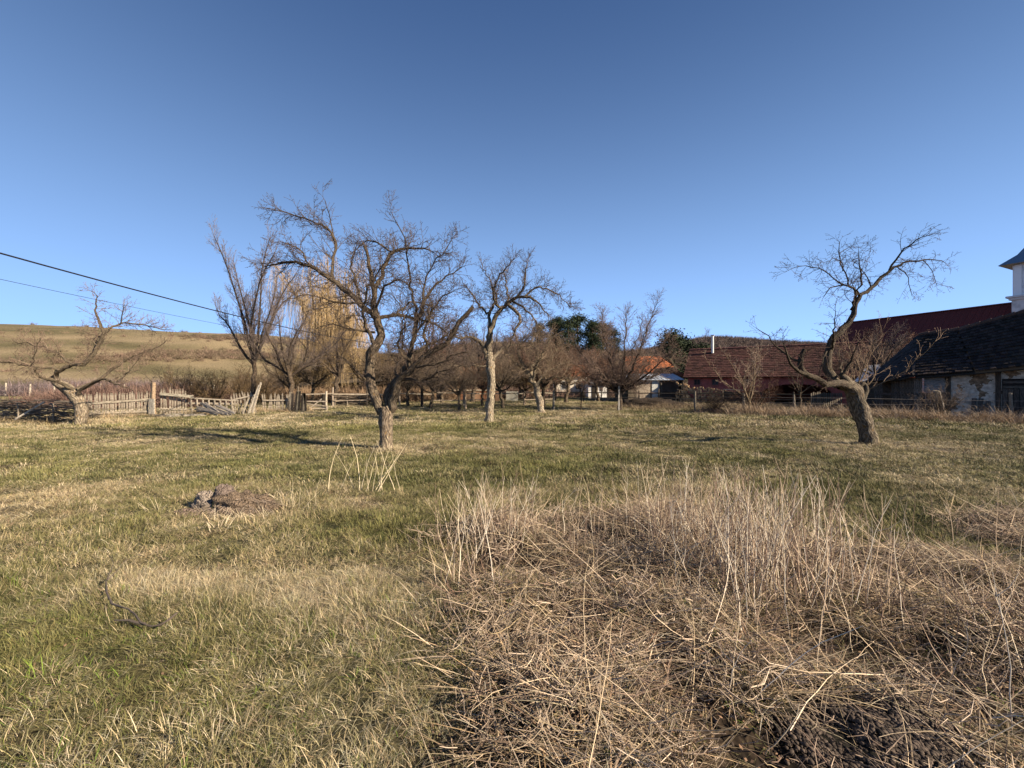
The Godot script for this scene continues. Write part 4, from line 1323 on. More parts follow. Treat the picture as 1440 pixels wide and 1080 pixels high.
		for k in 3: post(o, d * (0.1 + 0.36 * k) + Vector3(0, 0, 0.2), s[3] * 0.9, 0.07, Color(0.3, 0.26, 0.21))
	o = thing("propped_pole", "pale bare pole slanting up over the brush fence", "pole", Vector3(-20.6, gy(-20.6, -16.6), -16.6))
	plank(o, "pole", Vector3(-0.1, 0.15, 0), Vector3(1.0, 0.88, -0.1), 0.05, 0.06, Color(0.5, 0.46, 0.4))
	# far left row of pale posts with wire
	o = thing("pale_post_fence", "row of pale concrete posts with wire in the far left meadow", "fence", Vector3(-72.0, 0, -54.0))
	for k in 11: post(o, Vector3(k * 2.9, 0, -0.35 * k), 1.5 + rng.randf() * 0.25, 0.2, Color(0.6, 0.54, 0.45) if k != 7 else Color(0.1, 0.08, 0.06), Vector3(rng.randfn() * 0.12, 0, 0))
	for y in [0.6, 1.15]: wire(o, [Vector3(0, y, 0.12), Vector3(14.5, y, -1.63), Vector3(29, y, -3.38)], 0.012, Color(0.25, 0.22, 0.19))
	# thin garden fence in front of the houses
	o = thing("garden_fence", "dark post and rail garden fence in front of the houses", "fence", Vector3(2.0, 0, -37.5))
	var gd := Vector3(20.6, 0, 8.2)
	for k in 15:
		var p := gd * (k / 14.0)
		post(o, p, 1.0 + rng.randf() * 0.2, 0.11, Color(0.12, 0.1, 0.08))
		if k < 14:
			var nx := gd * ((k + 1) / 14.0)
			plank(o, "rail", p + Vector3(0, 0.82, 0.08), nx + Vector3(0, 0.84, 0.08), 0.05, 0.09, Color(0.095, 0.08, 0.065))
			if k % 4 != 2: plank(o, "rail", p + Vector3(0, 0.42 + rng.randfn() * 0.03, 0.08), nx + Vector3(0, 0.42, 0.08), 0.04, 0.06, Color(0.13, 0.11, 0.09))
	# wire fence along the right edge of the orchard
	o = thing("wire_fence", "rough wire fence with grey posts along the right edge of the orchard", "fence", Vector3(10.4, 0, -22.6))
	var pts := [Vector3(0, 0, 0), Vector3(2.2, 0, 1.0), Vector3(4.2, 0, 2.0), Vector3(6.6, 0, 2.9), Vector3(9.5, 0, 3.9), Vector3(11.7, 0, 5.0), Vector3(13.6, 0, 7.2)]
	for k in pts.size(): post(o, pts[k], [1.2, 1.1, 1.05, 1.1, 1.3, 1.2, 1.3][k], [0.11, 0.14, 0.1, 0.1, 0.13, 0.13, 0.12][k], Color(0.24, 0.21, 0.17), Vector3(rng.randfn() * 0.05, 0, 0))
	for y in [0.3, 0.6, 0.9]:
		var w := []
		for p in pts: w.append(p + Vector3(0, y + rng.randfn() * 0.02, 0.07))
		wire(o, w, 0.006, Color(0.2, 0.18, 0.16))
	plank(o, "stick", Vector3(9.62, 1.25, 0.0 + 3.95), Vector3(9.68, 0.05, 4.2), 0.03, 0.035, Color(0.4, 0.35, 0.29), Vector3.RIGHT)
	plank(o, "stick", Vector3(9.3, 1.3, 3.95), Vector3(9.65, 1.26, 3.95), 0.03, 0.03, Color(0.4, 0.35, 0.29), Vector3.BACK)
	o = thing("paling_fence", "small panel of grey vertical palings seen behind the gnarled right tree", "fence", Vector3(20.6, 0, -27.4))
	for k in 15: plank(o, "paling", Vector3(k * 0.13, 0, 0.02 * k), Vector3(k * 0.13, 1.0 + rng.randfn() * 0.03, 0.02 * k), 0.02, 0.09, Color(0.19, 0.165, 0.135), Vector3.RIGHT)
	plank(o, "rail", Vector3(-0.05, 0.82, -0.04), Vector3(1.9, 0.84, 0.24), 0.04, 0.07, Color(0.2, 0.17, 0.14))
	# panel, rusty sheets and posts among the middle trees
	o = thing("upright_board", "pale grey board panel standing upright on the grass far behind the pale trunk", "panel", Vector3(0.0, 0, -38.6))
	part("board", boxes([[Vector3(0, 0.42, 0), Vector3(1.15, 0.95, 0.06), Color(0.36, 0.35, 0.31)]]), M.wood, o)
	for x in [-0.5, 0.5]: plank(o, "leg", Vector3(x, -0.1, -0.06), Vector3(x, 0.9, -0.06), 0.05, 0.07, Color(0.2, 0.17, 0.14), Vector3.RIGHT)
	o = thing("sheet_fence", "patched fence of rusty brown sheets between the middle orchard trees", "fence", Vector3(-4.6, 0, -38.0))
	for k in 6: part("sheet", boxes([[Vector3(k * 0.62, 0.5 + rng.randf() * 0.08, 0.01 * (k % 2)), Vector3(0.6, 1.15, 0.02), [Color(0.24, 0.11, 0.06), Color(0.2, 0.14, 0.1), Color(0.32, 0.2, 0.13)][k % 3] * rng.randf_range(0.7, 1.1)]]), M.wood, o)
	for k in 3: post(o, Vector3(-0.2 + k * 1.9, 0, -0.08), 1.4, 0.1, Color(0.14, 0.11, 0.09))
	plank(o, "rail", Vector3(-2.4, 1.0, 0.05), Vector3(4.0, 1.02, 0.05), 0.05, 0.09, Color(0.55, 0.48, 0.38))
	for spec in [[-2.98, -25.6, 1.35, 0.14, Color(0.42, 0.34, 0.25), "pale slim post beside the straight young orchard tree"], [-6.1, -27.0, 1.4, 0.2, Color(0.045, 0.038, 0.032), "black stump-like post left of the curved little tree"], [2.55, -24.4, 1.2, 0.13, Color(0.2, 0.19, 0.17), "grey post right of the leaning pale trunk"]]:
		var s: Array = spec
		var po := thing("orchard_post", s[5], "post", Vector3(s[0], gy(s[0], s[1]), s[1]))
		post(po, Vector3.ZERO, s[2], s[3], s[4])
	o = thing("tree_stake", "straight grey stake tied to the spreading cherry tree", "stake", Vector3(6.35, gy(6.35, -23.7), -23.7))
	plank(o, "stake", Vector3(0, -0.1, 0), Vector3(0.02, 1.5, -0.02), 0.09, 0.09, Color(0.42, 0.40, 0.37), Vector3.RIGHT)
	# muck heap and a pail
	var mb := MB.new()
	lump(mb, Vector3(2.6, 0.6, 0.9), 26, 12, 0.35, Color(0.05, 0.036, 0.03))
	o = thing("muck_heap", "low dark muck heap behind the garden fence rails", "heap", Vector3(9.9, gy(9.9, -28.5) - 0.08, -28.5))
	part("heap", mb.mesh(), M.soil, o)
	o = thing("bucket", "small white bucket lying near the dark muck heap", "bucket", Vector3(12.5, gy(12.5, -32.5), -32.5))
	var bk := MB.new()
	bk.tube(PackedVector3Array([Vector3(0, 0.14, 0), Vector3(0.3, 0.16, 0.05)]), PackedFloat32Array([0.12, 0.15]), 10, Color(0.75, 0.74, 0.72), Color(0.75, 0.74, 0.72), 0, null, true)
	part("body", bk.mesh(), M.plain, o)
	# overhead cables
	for spec in [[Vector3(-11.75, 5.25, 3.0), Vector3(-9.4, 6.25, -47.0), 1.9, 0.02, "thick black overhead cable sagging across the left sky"], [Vector3(-13.6, 4.9, 3.0), Vector3(-9.8, 5.9, -47.0), 1.7, 0.0065, "thin grey overhead wire below the thick cable"]]:
		var s: Array = spec
		var b := MB.new()
		var p := PackedVector3Array()
		var rr := PackedFloat32Array()
		for k in 41:
			var t := k / 40.0
			p.append(s[0].lerp(s[1], t) - Vector3(0, s[2] * 4.0 * t * (1.0 - t) * 0.75, 0))
			rr.append(s[3])
		b.tube(p, rr, 6, Color(1, 1, 1), Color(1, 1, 1))
		tag(part("overhead_cable", b.mesh(), M.cable), s[4], "cable")

func lump(b: MB, size: Vector3, nu: int, nv: int, rough: float, col: Color) -> void:
	for r in nv + 1:
		for q in nu + 1:
			var a := TAU * q / nu
			var e := PI * 0.52 * r / nv
			var p := Vector3(cos(a) * sin(e), cos(e), sin(a) * sin(e))
			var k := 1.0 + rough * soft.get_noise_3dv(p * 130.0) + rough * 0.6 * soft.get_noise_3dv(p * 420.0)
			b.v.append(p * k * size)
			b.n.append(Vector3.ZERO)
			b.c.append(col)
			b.t.append(Vector2(a, e))
	for r in nv:
		for q in nu:
			var i0 := r * (nu + 1) + q
			for f in [[i0, i0 + 1, i0 + nu + 1], [i0 + 1, i0 + nu + 2, i0 + nu + 1]]:
				b.i.append_array(f)
				var nn: Vector3 = (b.v[f[2]] - b.v[f[0]]).cross(b.v[f[1]] - b.v[f[0]])
				for m in f: b.n[m] += nn
	for k in b.n.size(): b.n[k] = b.n[k].normalized() if b.n[k].length_squared() > 1e-12 else Vector3.UP

func apple_habit() -> Habit:
	var h := Habit.new()
	h.lens = [0.64, 0.27, 0.06]
	h.kids = [13.0, 13.0, 11.0]
	h.rmin = 0.0038
	h.ang = [52.0, 48.0, 60.0]
	h.up = [0.10, 0.04, 0.0]
	h.wob = 0.26
	return h

func build_apple_tree() -> void:
	var h := apple_habit()
	var s := hero("apple_tree", "large old bare apple tree with forked dark trunk in the middle of the lawn", Vector3(-3.08, 0, -9.74), 525, 1005, 0.0065, h, Color(0.36, 0.30, 0.24))
	grow(s, "trunk", [[525, 1010, 0.000, 27], [526, 930, 0.000, 25], [528, 870, 0.000, 26], [524, 835, 0.000, 28]], 0.0)
	grow(s, "limb", [[512, 860, 0.000, 20], [490, 805, 0.048, 18], [471, 745, 0.090, 17], [470, 690, 0.120, 17], [488, 625, 0.120, 17], [510, 575, 0.090, 15], [500, 530, 0.060, 14], [486, 470, 0.030, 12], [478, 400, 0.000, 10], [468, 340, -0.030, 8], [455, 280, -0.060, 6], [440, 228, -0.072, 5]], 0.7, 0.45, true)
	grow(s, "limb", [[490, 505, 0.060, 11], [432, 450, 0.180, 10], [382, 402, 0.300, 9], [332, 362, 0.360, 8], [272, 326, 0.420, 6], [200, 315, 0.450, 4.5], [150, 322, 0.450, 2.6], [108, 330, 0.420, 1.3]], 1.5)
	grow(s, "limb", [[348, 372, 0.348, 5.5], [347, 262, 0.180, 4.5], [330, 192, 0.120, 4], [272, 152, 0.120, 3.3], [200, 132, 0.150, 2.5], [150, 112, 0.180, 1.8], [112, 114, 0.180, 1.0]], 1.2)
	grow(s, "limb", [[335, 200, 0.120, 2.5], [318, 120, 0.060, 1.6], [285, 45, 0.000, 0.6]], 0.25)
	grow(s, "limb", [[478, 402, 0.000, 8], [503, 340, -0.120, 7], [541, 242, -0.210, 6], [600, 232, -0.240, 4.5], [660, 228, -0.270, 3], [702, 248, -0.270, 1.4]], 1.2)
	grow(s, "limb", [[540, 246, -0.210, 4.5], [510, 226, -0.300, 4], [470, 200, -0.360, 3.4], [430, 192, -0.390, 2.5], [392, 222, -0.420, 1.2]], 1.5)
	grow(s, "limb", [[440, 458, 0.150, 6], [411, 380, 0.000, 4.5], [392, 292, -0.120, 3], [402, 225, -0.180, 1.5]], 1.2)
	grow(s, "limb", [[500, 505, 0.060, 8], [560, 490, -0.120, 6.5], [620, 500, -0.270, 5], [700, 520, -0.420, 3.5], [762, 562, -0.540, 1.5]], 1.5)
	grow(s, "limb", [[532, 845, 0.000, 16], [531, 775, -0.090, 13], [570, 720, -0.180, 11.5], [600, 640, -0.300, 10], [620, 560, -0.360, 8.5], [640, 470, -0.420, 7], [662, 400, -0.480, 5.5], [722, 340, -0.540, 3.5], [800, 285, -0.600, 1.2]], 1.0, 0.3)
	grow(s, "limb", [[614, 582, -0.360, 6], [616, 480, -0.420, 5], [600, 350, -0.420, 3.8], [590, 270, -0.420, 3], [578, 180, -0.420, 2.2], [540, 110, -0.390, 1.4], [518, 65, -0.360, 0.6]], 0.55)
	grow(s, "limb", [[648, 442, -0.432, 4], [656, 360, -0.300, 3.2], [700, 290, -0.240, 2.4], [782, 188, -0.210, 1.0]], 1.1)
	grow(s, "limb", [[545, 850, 0.000, 17], [578, 742, 0.180, 13], [640, 690, 0.300, 11], [700, 642, 0.360, 10], [768, 602, 0.390, 9], [800, 552, 0.420, 8], [858, 474, 0.420, 7]], 0.9, 0.25, true)
	grow(s, "limb", [[640, 690, 0.300, 6], [720, 682, 0.480, 4.5], [800, 652, 0.600, 2.5], [850, 640, 0.660, 1.2]], 1.2)
	grow(s, "limb", [[590, 735, 0.180, 6], [680, 735, 0.240, 4], [740, 705, 0.300, 3], [800, 690, 0.300, 1.2]], 1.0)
	grow(s, "limb", [[472, 752, 0.090, 6], [430, 705, 0.300, 4], [402, 662, 0.480, 2.5], [340, 640, 0.600, 1.2]], 1.0)
	grow(s, "limb", [[560, 725, -0.180, 6], [540, 690, -0.480, 4.5], [560, 610, -0.720, 3.5], [545, 520, -0.900, 2], [570, 440, -0.960, 1]], 1.2)
	grow(s, "limb", [[490, 610, 0.120, 7], [470, 520, 0.480, 5], [500, 420, 0.720, 3.5], [560, 340, 0.840, 2], [600, 300, 0.900, 1]], 1.3)
	for e in [[[600, 640, -0.300, 6], [660, 600, -0.600, 4.5], [720, 560, -0.780, 3], [790, 500, -0.900, 1.2]], [[620, 560, -0.360, 5], [690, 480, -0.120, 3.5], [740, 420, 0.000, 2.5], [790, 400, 0.060, 1]],
		[[486, 470, 0.030, 5.5], [540, 400, 0.360, 4], [600, 380, 0.540, 2.5], [650, 420, 0.660, 1]], [[700, 642, 0.360, 6], [690, 560, 0.540, 4], [720, 480, 0.660, 2.5], [700, 420, 0.720, 1]],
		[[490, 560, 0.120, 5], [430, 560, 0.480, 3.5], [370, 540, 0.660, 2], [320, 560, 0.780, 1]], [[430, 450, 0.180, 5], [360, 460, 0.540, 3], [290, 440, 0.720, 1.6], [230, 460, 0.840, 0.8]],
		[[272, 326, 0.420, 3.5], [240, 270, 0.540, 2.5], [180, 250, 0.600, 1]], [[560, 492, -0.120, 4.5], [600, 430, -0.540, 3.2], [680, 440, -0.780, 2], [740, 480, -0.900, 0.9]], [[640, 690, 0.300, 6], [600, 610, 0.720, 4], [640, 540, 0.960, 2.5], [610, 470, 1.080, 1]]]:
		grow(s, "limb", e, 1.2)
	leaf_off(s, M.twig)

func build_pale_tree() -> void:
	var h := apple_habit()
	h.lens = [0.72, 0.32, 0.08]
	h.kids = [11.0, 12.0, 8.0]
	h.rmin = 0.0045
	h.c0 = Color(0.15, 0.115, 0.085)
	var s := hero("apple_tree", "tall bare apple tree with thick pale cream trunk, behind the dark forked one", Vector3(-0.95, 0, -16.6), 190, 1015, 0.0074, h, Color(0.5, 0.44, 0.36))
	s.tip = Color(0.15, 0.115, 0.09)
	grow(s, "trunk", [[190, 1020, 0, 27], [196, 900, 0, 23], [203, 780, 0, 20], [196, 690, 0, 25], [186, 610, 0, 21]], 0.0)
	grow(s, "limb", [[186, 620, 0, 20], [194, 530, 0.1, 18], [206, 470, 0.1, 15], [226, 420, 0.1, 13], [252, 380, 0.1, 11], [310, 330, 0.2, 9], [380, 310, 0.4, 7], [450, 340, 0.5, 5], [520, 420, 0.6, 2]], 1.2, 0.3)
	grow(s, "limb", [[182, 660, 0, 13], [142, 560, 0.2, 10], [85, 535, 0.5, 7], [35, 548, 0.9, 4], [-30, 520, 1.1, 1.5]], 1.2, 0.3)
	grow(s, "limb", [[212, 660, 0, 11], [250, 600, -0.4, 9], [300, 560, -0.9, 6], [370, 545, -1.3, 3], [430, 500, -1.5, 1.2]], 1.2)
	grow(s, "limb", [[198, 480, 0.1, 10], [186, 380, -0.3, 8], [230, 290, -0.6, 6], [190, 200, -0.7, 4], [135, 70, -0.8, 1.2]], 1.2)
	grow(s, "limb", [[186, 400, -0.3, 7], [120, 320, -0.8, 5], [70, 240, -1.0, 3.5], [20, 180, -1.2, 1.2]], 1.2)
	grow(s, "limb", [[250, 382, 0.1, 8], [292, 320, -0.3, 6.5], [282, 200, -0.6, 4], [262, 120, -0.7, 1.2]], 1.2)
	grow(s, "limb", [[310, 330, 0.2, 7], [372, 280, 0.2, 6], [392, 190, 0.3, 4], [402, 105, 0.4, 1.2]], 1.3)
	grow(s, "limb", [[300, 345, 0.2, 10], [362, 440, 0.7, 8], [350, 485, 0.9, 7], [318, 560, 1.1, 4], [300, 620, 1.2, 2]], 1.2)
	grow(s, "limb", [[390, 310, 0.4, 6], [470, 262, 0.4, 4.5], [560, 300, 0.5, 3], [660, 385, 0.6, 1.2]], 1.6)
	grow(s, "limb", [[260, 375, 0.1, 8], [220, 330, 1.0, 6], [260, 240, 1.6, 4], [330, 170, 1.9, 1.5]], 1.3)
	grow(s, "limb", [[320, 330, 0.2, 7], [420, 380, -0.6, 5], [480, 460, -1.0, 3], [500, 560, -1.2, 1.2]], 1.5)
	grow(s, "limb", [[186, 690, 0.05, 5], [90, 694, 0.4, 3], [0, 692, 0.7, 2.5], [-80, 690, 0.9, 1.2]], 0.5)
	leaf_off(s, M.twig)

func build_gnarled_tree() -> void:
	var h := apple_habit()
	h.lens = [0.5, 0.23, 0.06]
	h.kids = [7.5, 9.5, 11.0]
	h.rmin = 0.0036
	h.ang = [58.0, 52.0, 60.0]
	h.up = [-0.02, -0.02, 0.0]
	h.c0 = Color(0.10, 0.075, 0.06)
	h.c1 = Color(0.13, 0.09, 0.07)
	var s := hero("apple_tree", "gnarled leaning old apple tree with hollow split trunk and long crooked limbs", Vector3(9.56, 0, -10.67), 465, 1025, 0.0059, h, Color(0.21, 0.182, 0.15))
	s.tip = Color(0.10, 0.08, 0.065)
	grow(s, "trunk", [[472, 1030, 0, 31], [450, 950, 0, 31], [424, 865, 0, 33], [402, 795, 0, 33], [376, 756, 0, 29], [335, 742, 0, 24]], 0.0)
	grow(s, "stub", [[430, 905, -0.1, 22], [450, 870, -0.16, 17], [468, 855, -0.18, 12]], 0.0, 0.0, true)
	grow(s, "stub", [[408, 830, 0.05, 24], [432, 792, 0.06, 15], [442, 758, 0.06, 11], [432, 742, 0.06, 9], [420, 752, 0.07, 6]], 0.0, 0.0, true)
	grow(s, "stub", [[375, 765, 0.08, 20], [340, 722, 0.14, 15], [316, 700, 0.14, 9]], 0.0, 0.0, true)
	grow(s, "limb", [[375, 757, 0, 22], [320, 744, 0.2, 18], [262, 738, 0.45, 14], [182, 744, 0.7, 13], [112, 716, 0.85, 12], [52, 702, 1.0, 11], [28, 660, 1.0, 11], [48, 600, 1.0, 8]], 0.7, 0.3, true)
	grow(s, "limb", [[52, 702, 1.0, 8], [-20, 690, 1.3, 6], [-80, 640, 1.5, 4], [-110, 580, 1.6, 1.5]], 1.2)
	grow(s, "limb", [[30, 650, 1.0, 6], [-30, 600, 0.8, 4], [-60, 540, 0.6, 2], [-100, 500, 0.5, 1]], 1.2)
	grow(s, "limb", [[332, 750, -0.05, 20], [300, 700, -0.1, 18], [300, 640, -0.15, 16], [315, 572, -0.2, 15], [340, 520, -0.2, 15], [400, 466, -0.2, 13], [424, 420, -0.2, 11], [431, 370, -0.2, 9.5], [470, 330, -0.25, 8], [560, 260, -0.35, 7], [625, 206, -0.4, 5.5], [700, 171, -0.45, 4.2], [800, 155, -0.5, 2.8], [905, 168, -0.5, 1.0]], 0.8, 0.45)
	grow(s, "limb", [[430, 350, -0.2, 6], [406, 316, 0.0, 5], [332, 304, 0.2, 3.5], [250, 318, 0.3, 2.4], [205, 365, 0.4, 1]], 1.3)
	grow(s, "limb", [[330, 304, 0.2, 3.2], [290, 268, 0.1, 2.8], [242, 214, 0.0, 2.2], [172, 204, 0.0, 1.5], [84, 236, 0.0, 0.8]], 1.5)
	grow(s, "limb", [[460, 332, -0.25, 4.5], [448, 270, -0.5, 3.5], [430, 190, -0.6, 2.8], [420, 110, -0.65, 2], [424, 55, -0.65, 0.8]], 1.1)
	grow(s, "limb", [[421, 115, -0.65, 1.8], [480, 80, -0.7, 1.3], [555, 86, -0.7, 0.7]], 1.0)
	grow(s, "limb", [[430, 200, -0.6, 2.2], [400, 165, -0.4, 1.8], [330, 168, -0.2, 1.4], [240, 195, 0.0, 0.7]], 1.2)
	grow(s, "limb", [[622, 208, -0.4, 4.5], [640, 142, -0.2, 3.4], [682, 92, 0.0, 2.4], [748, 62, 0.1, 1]], 1.5)
	grow(s, "limb", [[800, 157, -0.5, 1.8], [842, 205, -0.5, 1.4], [862, 275, -0.5, 0.7]], 1.3)
	grow(s, "limb", [[660, 190, -0.4, 2.6], [680, 250, -0.2, 1.6], [678, 340, -0.1, 0.8]], 1.2)
	grow(s, "limb", [[520, 295, -0.3, 3], [560, 215, -0.7, 2.2], [520, 150, -0.9, 1.5], [600, 120, -1.0, 0.7]], 1.0)
	grow(s, "limb", [[412, 400, -0.2, 5], [386, 302, 0.3, 3.5], [350, 240, 0.5, 2.4], [330, 170, 0.6, 1]], 1.2)
	grow(s, "limb", [[318, 585, -0.15, 6], [250, 540, 0.4, 4], [210, 500, 0.7, 2.5], [190, 440, 0.9, 1]], 1.3)
	grow(s, "limb", [[300, 585, -0.15, 4], [245, 625, 0.1, 3.2], [215, 700, 0.2, 1.2]], 0.5)
	grow(s, "limb", [[312, 705, 0.14, 7], [345, 640, 0.3, 4], [330, 590, 0.5, 2.5], [370, 520, 0.6, 1.2]], 1.5)
	grow(s, "limb", [[322, 705, 0.1, 6], [380, 660, -0.3, 4], [430, 640, -0.5, 2.5], [470, 680, -0.6, 1.0]], 1.5)
	grow(s, "limb", [[308, 680, -0.1, 6], [360, 620, -0.6, 4], [400, 560, -0.9, 2.5], [450, 530, -1.1, 1]], 1.5)
	leaf_off(s, M.twig_dark)

func build_left_tree() -> void:
	var h := apple_habit()
	h.lens = [0.66, 0.3, 0.07]
	h.kids = [9.5, 11.0, 8.0]
	h.rmin = 0.0048
	h.c0 = Color(0.17, 0.135, 0.095)
	h.c1 = Color(0.15, 0.105, 0.078)
	var s := hero("apple_tree", "leaning bare apple tree with bent pale trunk beside the brush fence", Vector3(-17.0, 0, -15.7), 460, 945, 0.00714, h, Color(0.4, 0.345, 0.28))
	s.tip = Color(0.17, 0.135, 0.10)
	grow(s, "trunk", [[455, 950, 0, 25], [466, 860, 0, 27], [450, 800, 0, 28], [402, 750, 0, 26], [348, 712, 0, 23], [303, 674, 0, 17]], 0.0, 0.0, true)
	grow(s, "limb", [[325, 690, 0, 13], [340, 655, 0.1, 11], [382, 630, 0.2, 9.5], [440, 606, 0.2, 9], [500, 600, 0.15, 9], [540, 560, 0.1, 9], [568, 480, 0.0, 8], [586, 430, 0, 7.5], [548, 362, -0.1, 6.5], [522, 300, -0.1, 4.5], [535, 220, -0.1, 2], [500, 190, -0.1, 1]], 0.9, 0.2)
	grow(s, "limb", [[586, 432, 0, 6], [622, 370, -0.3, 5], [700, 366, -0.6, 3.6], [780, 386, -0.8, 2.2], [850, 392, -0.9, 1]], 1.5)
	grow(s, "limb", [[640, 368, -0.3, 3.5], [680, 310, -0.1, 2.2], [700, 270, 0.0, 1]], 1.2)
	grow(s, "limb", [[382, 630, 0.2, 6], [272, 610, 0.7, 4.5], [182, 590, 1.0, 3], [60, 602, 1.2, 1.2]], 1.4)
	grow(s, "limb", [[440, 606, 0.2, 6], [362, 540, 0.2, 4.5], [250, 502, 0.2, 3], [125, 478, 0.2, 1.2]], 1.5)
	grow(s, "limb", [[500, 600, 0.15, 6], [482, 500, -0.5, 4], [442, 440, -0.9, 2.6], [300, 396, -1.2, 1.0]], 1.3)
	grow(s, "limb", [[455, 775, 0.05, 10], [470, 745, 0.1, 9], [520, 720, 0.2, 8], [590, 690, 0.3, 7], [660, 688, 0.4, 5.5], [740, 715, 0.5, 3.5], [815, 742, 0.5, 1.2]], 0.7, 0.3)
	grow(s, "limb", [[720, 705, 0.45, 3.5], [762, 640, 0.3, 2.5], [800, 585, 0.2, 1.8], [840, 520, 0.2, 1]], 1.2)
	grow(s, "limb", [[445, 740, 0.0, 13], [500, 690, -0.4, 9], [528, 640, -0.6, 7], [580, 580, -0.8, 5], [660, 530, -1.0, 3.5], [740, 500, -1.1, 2], [790, 450, -1.2, 1]], 1.0)
	grow(s, "limb", [[430, 740, 0.05, 9], [410, 690, 0.6, 6], [380, 660, 1.0, 4], [430, 560, 1.3, 2], [470, 480, 1.4, 1]], 1.2)
	leaf_off(s, M.twig)

func build_leaning_tree() -> void:
	var h := apple_habit()
	h.lens = [1.15, 0.42, 0.1]
	h.kids = [12.0, 11.0, 6.0]
	h.rmin = 0.0055
	h.wob = 0.2
	h.c0 = Color(0.17, 0.14, 0.085)
	h.c1 = Color(0.165, 0.12, 0.085)
	var s := hero("apple_tree", "bare tree with leaning whitish trunk forking low, right of the tall pale one", Vector3(1.64, 0, -21.9), 490, 960, 0.0098, h, Color(0.5, 0.44, 0.37))
	s.tip = Color(0.17, 0.14, 0.1)
	grow(s, "trunk", [[490, 962, 0, 21], [472, 880, 0, 19], [460, 805, 0, 17]], 0.0)
	grow(s, "limb", [[460, 820, 0, 13], [432, 772, 0.1, 12], [386, 694, 0.2, 10], [352, 622, 0.3, 7], [372, 570, 0.3, 4], [400, 520, 0.3, 1.5]], 1.2)
	grow(s, "limb", [[462, 812, 0, 10], [482, 772, -0.3, 8], [515, 738, -0.6, 6], [590, 690, -1.0, 3.5], [660, 660, -1.2, 1.2]], 1.4)
	grow(s, "limb", [[440, 785, 0.1, 8], [450, 700, 0.4, 6], [500, 620, 0.8, 4], [530, 540, 1.0, 1.2]], 1.4)
	grow(s, "limb", [[400, 715, 0.2, 7], [330, 670, 0.5, 5], [290, 600, 0.8, 1.5]], 1.3)
	grow(s, "limb", [[420, 750, 0.1, 8], [470, 640, -0.6, 5.5], [440, 540, -1.1, 3.5], [470, 470, -1.4, 1.2]], 1.4)
	grow(s, "limb", [[480, 775, -0.3, 6], [560, 760, 0.3, 4], [640, 770, 0.6, 1.4]], 1.2)
	grow(s, "limb", [[510, 742, -0.6, 5], [560, 640, -0.9, 3.5], [600, 560, -1.2, 1.2]], 1.4)
	leaf_off(s, M.twig)

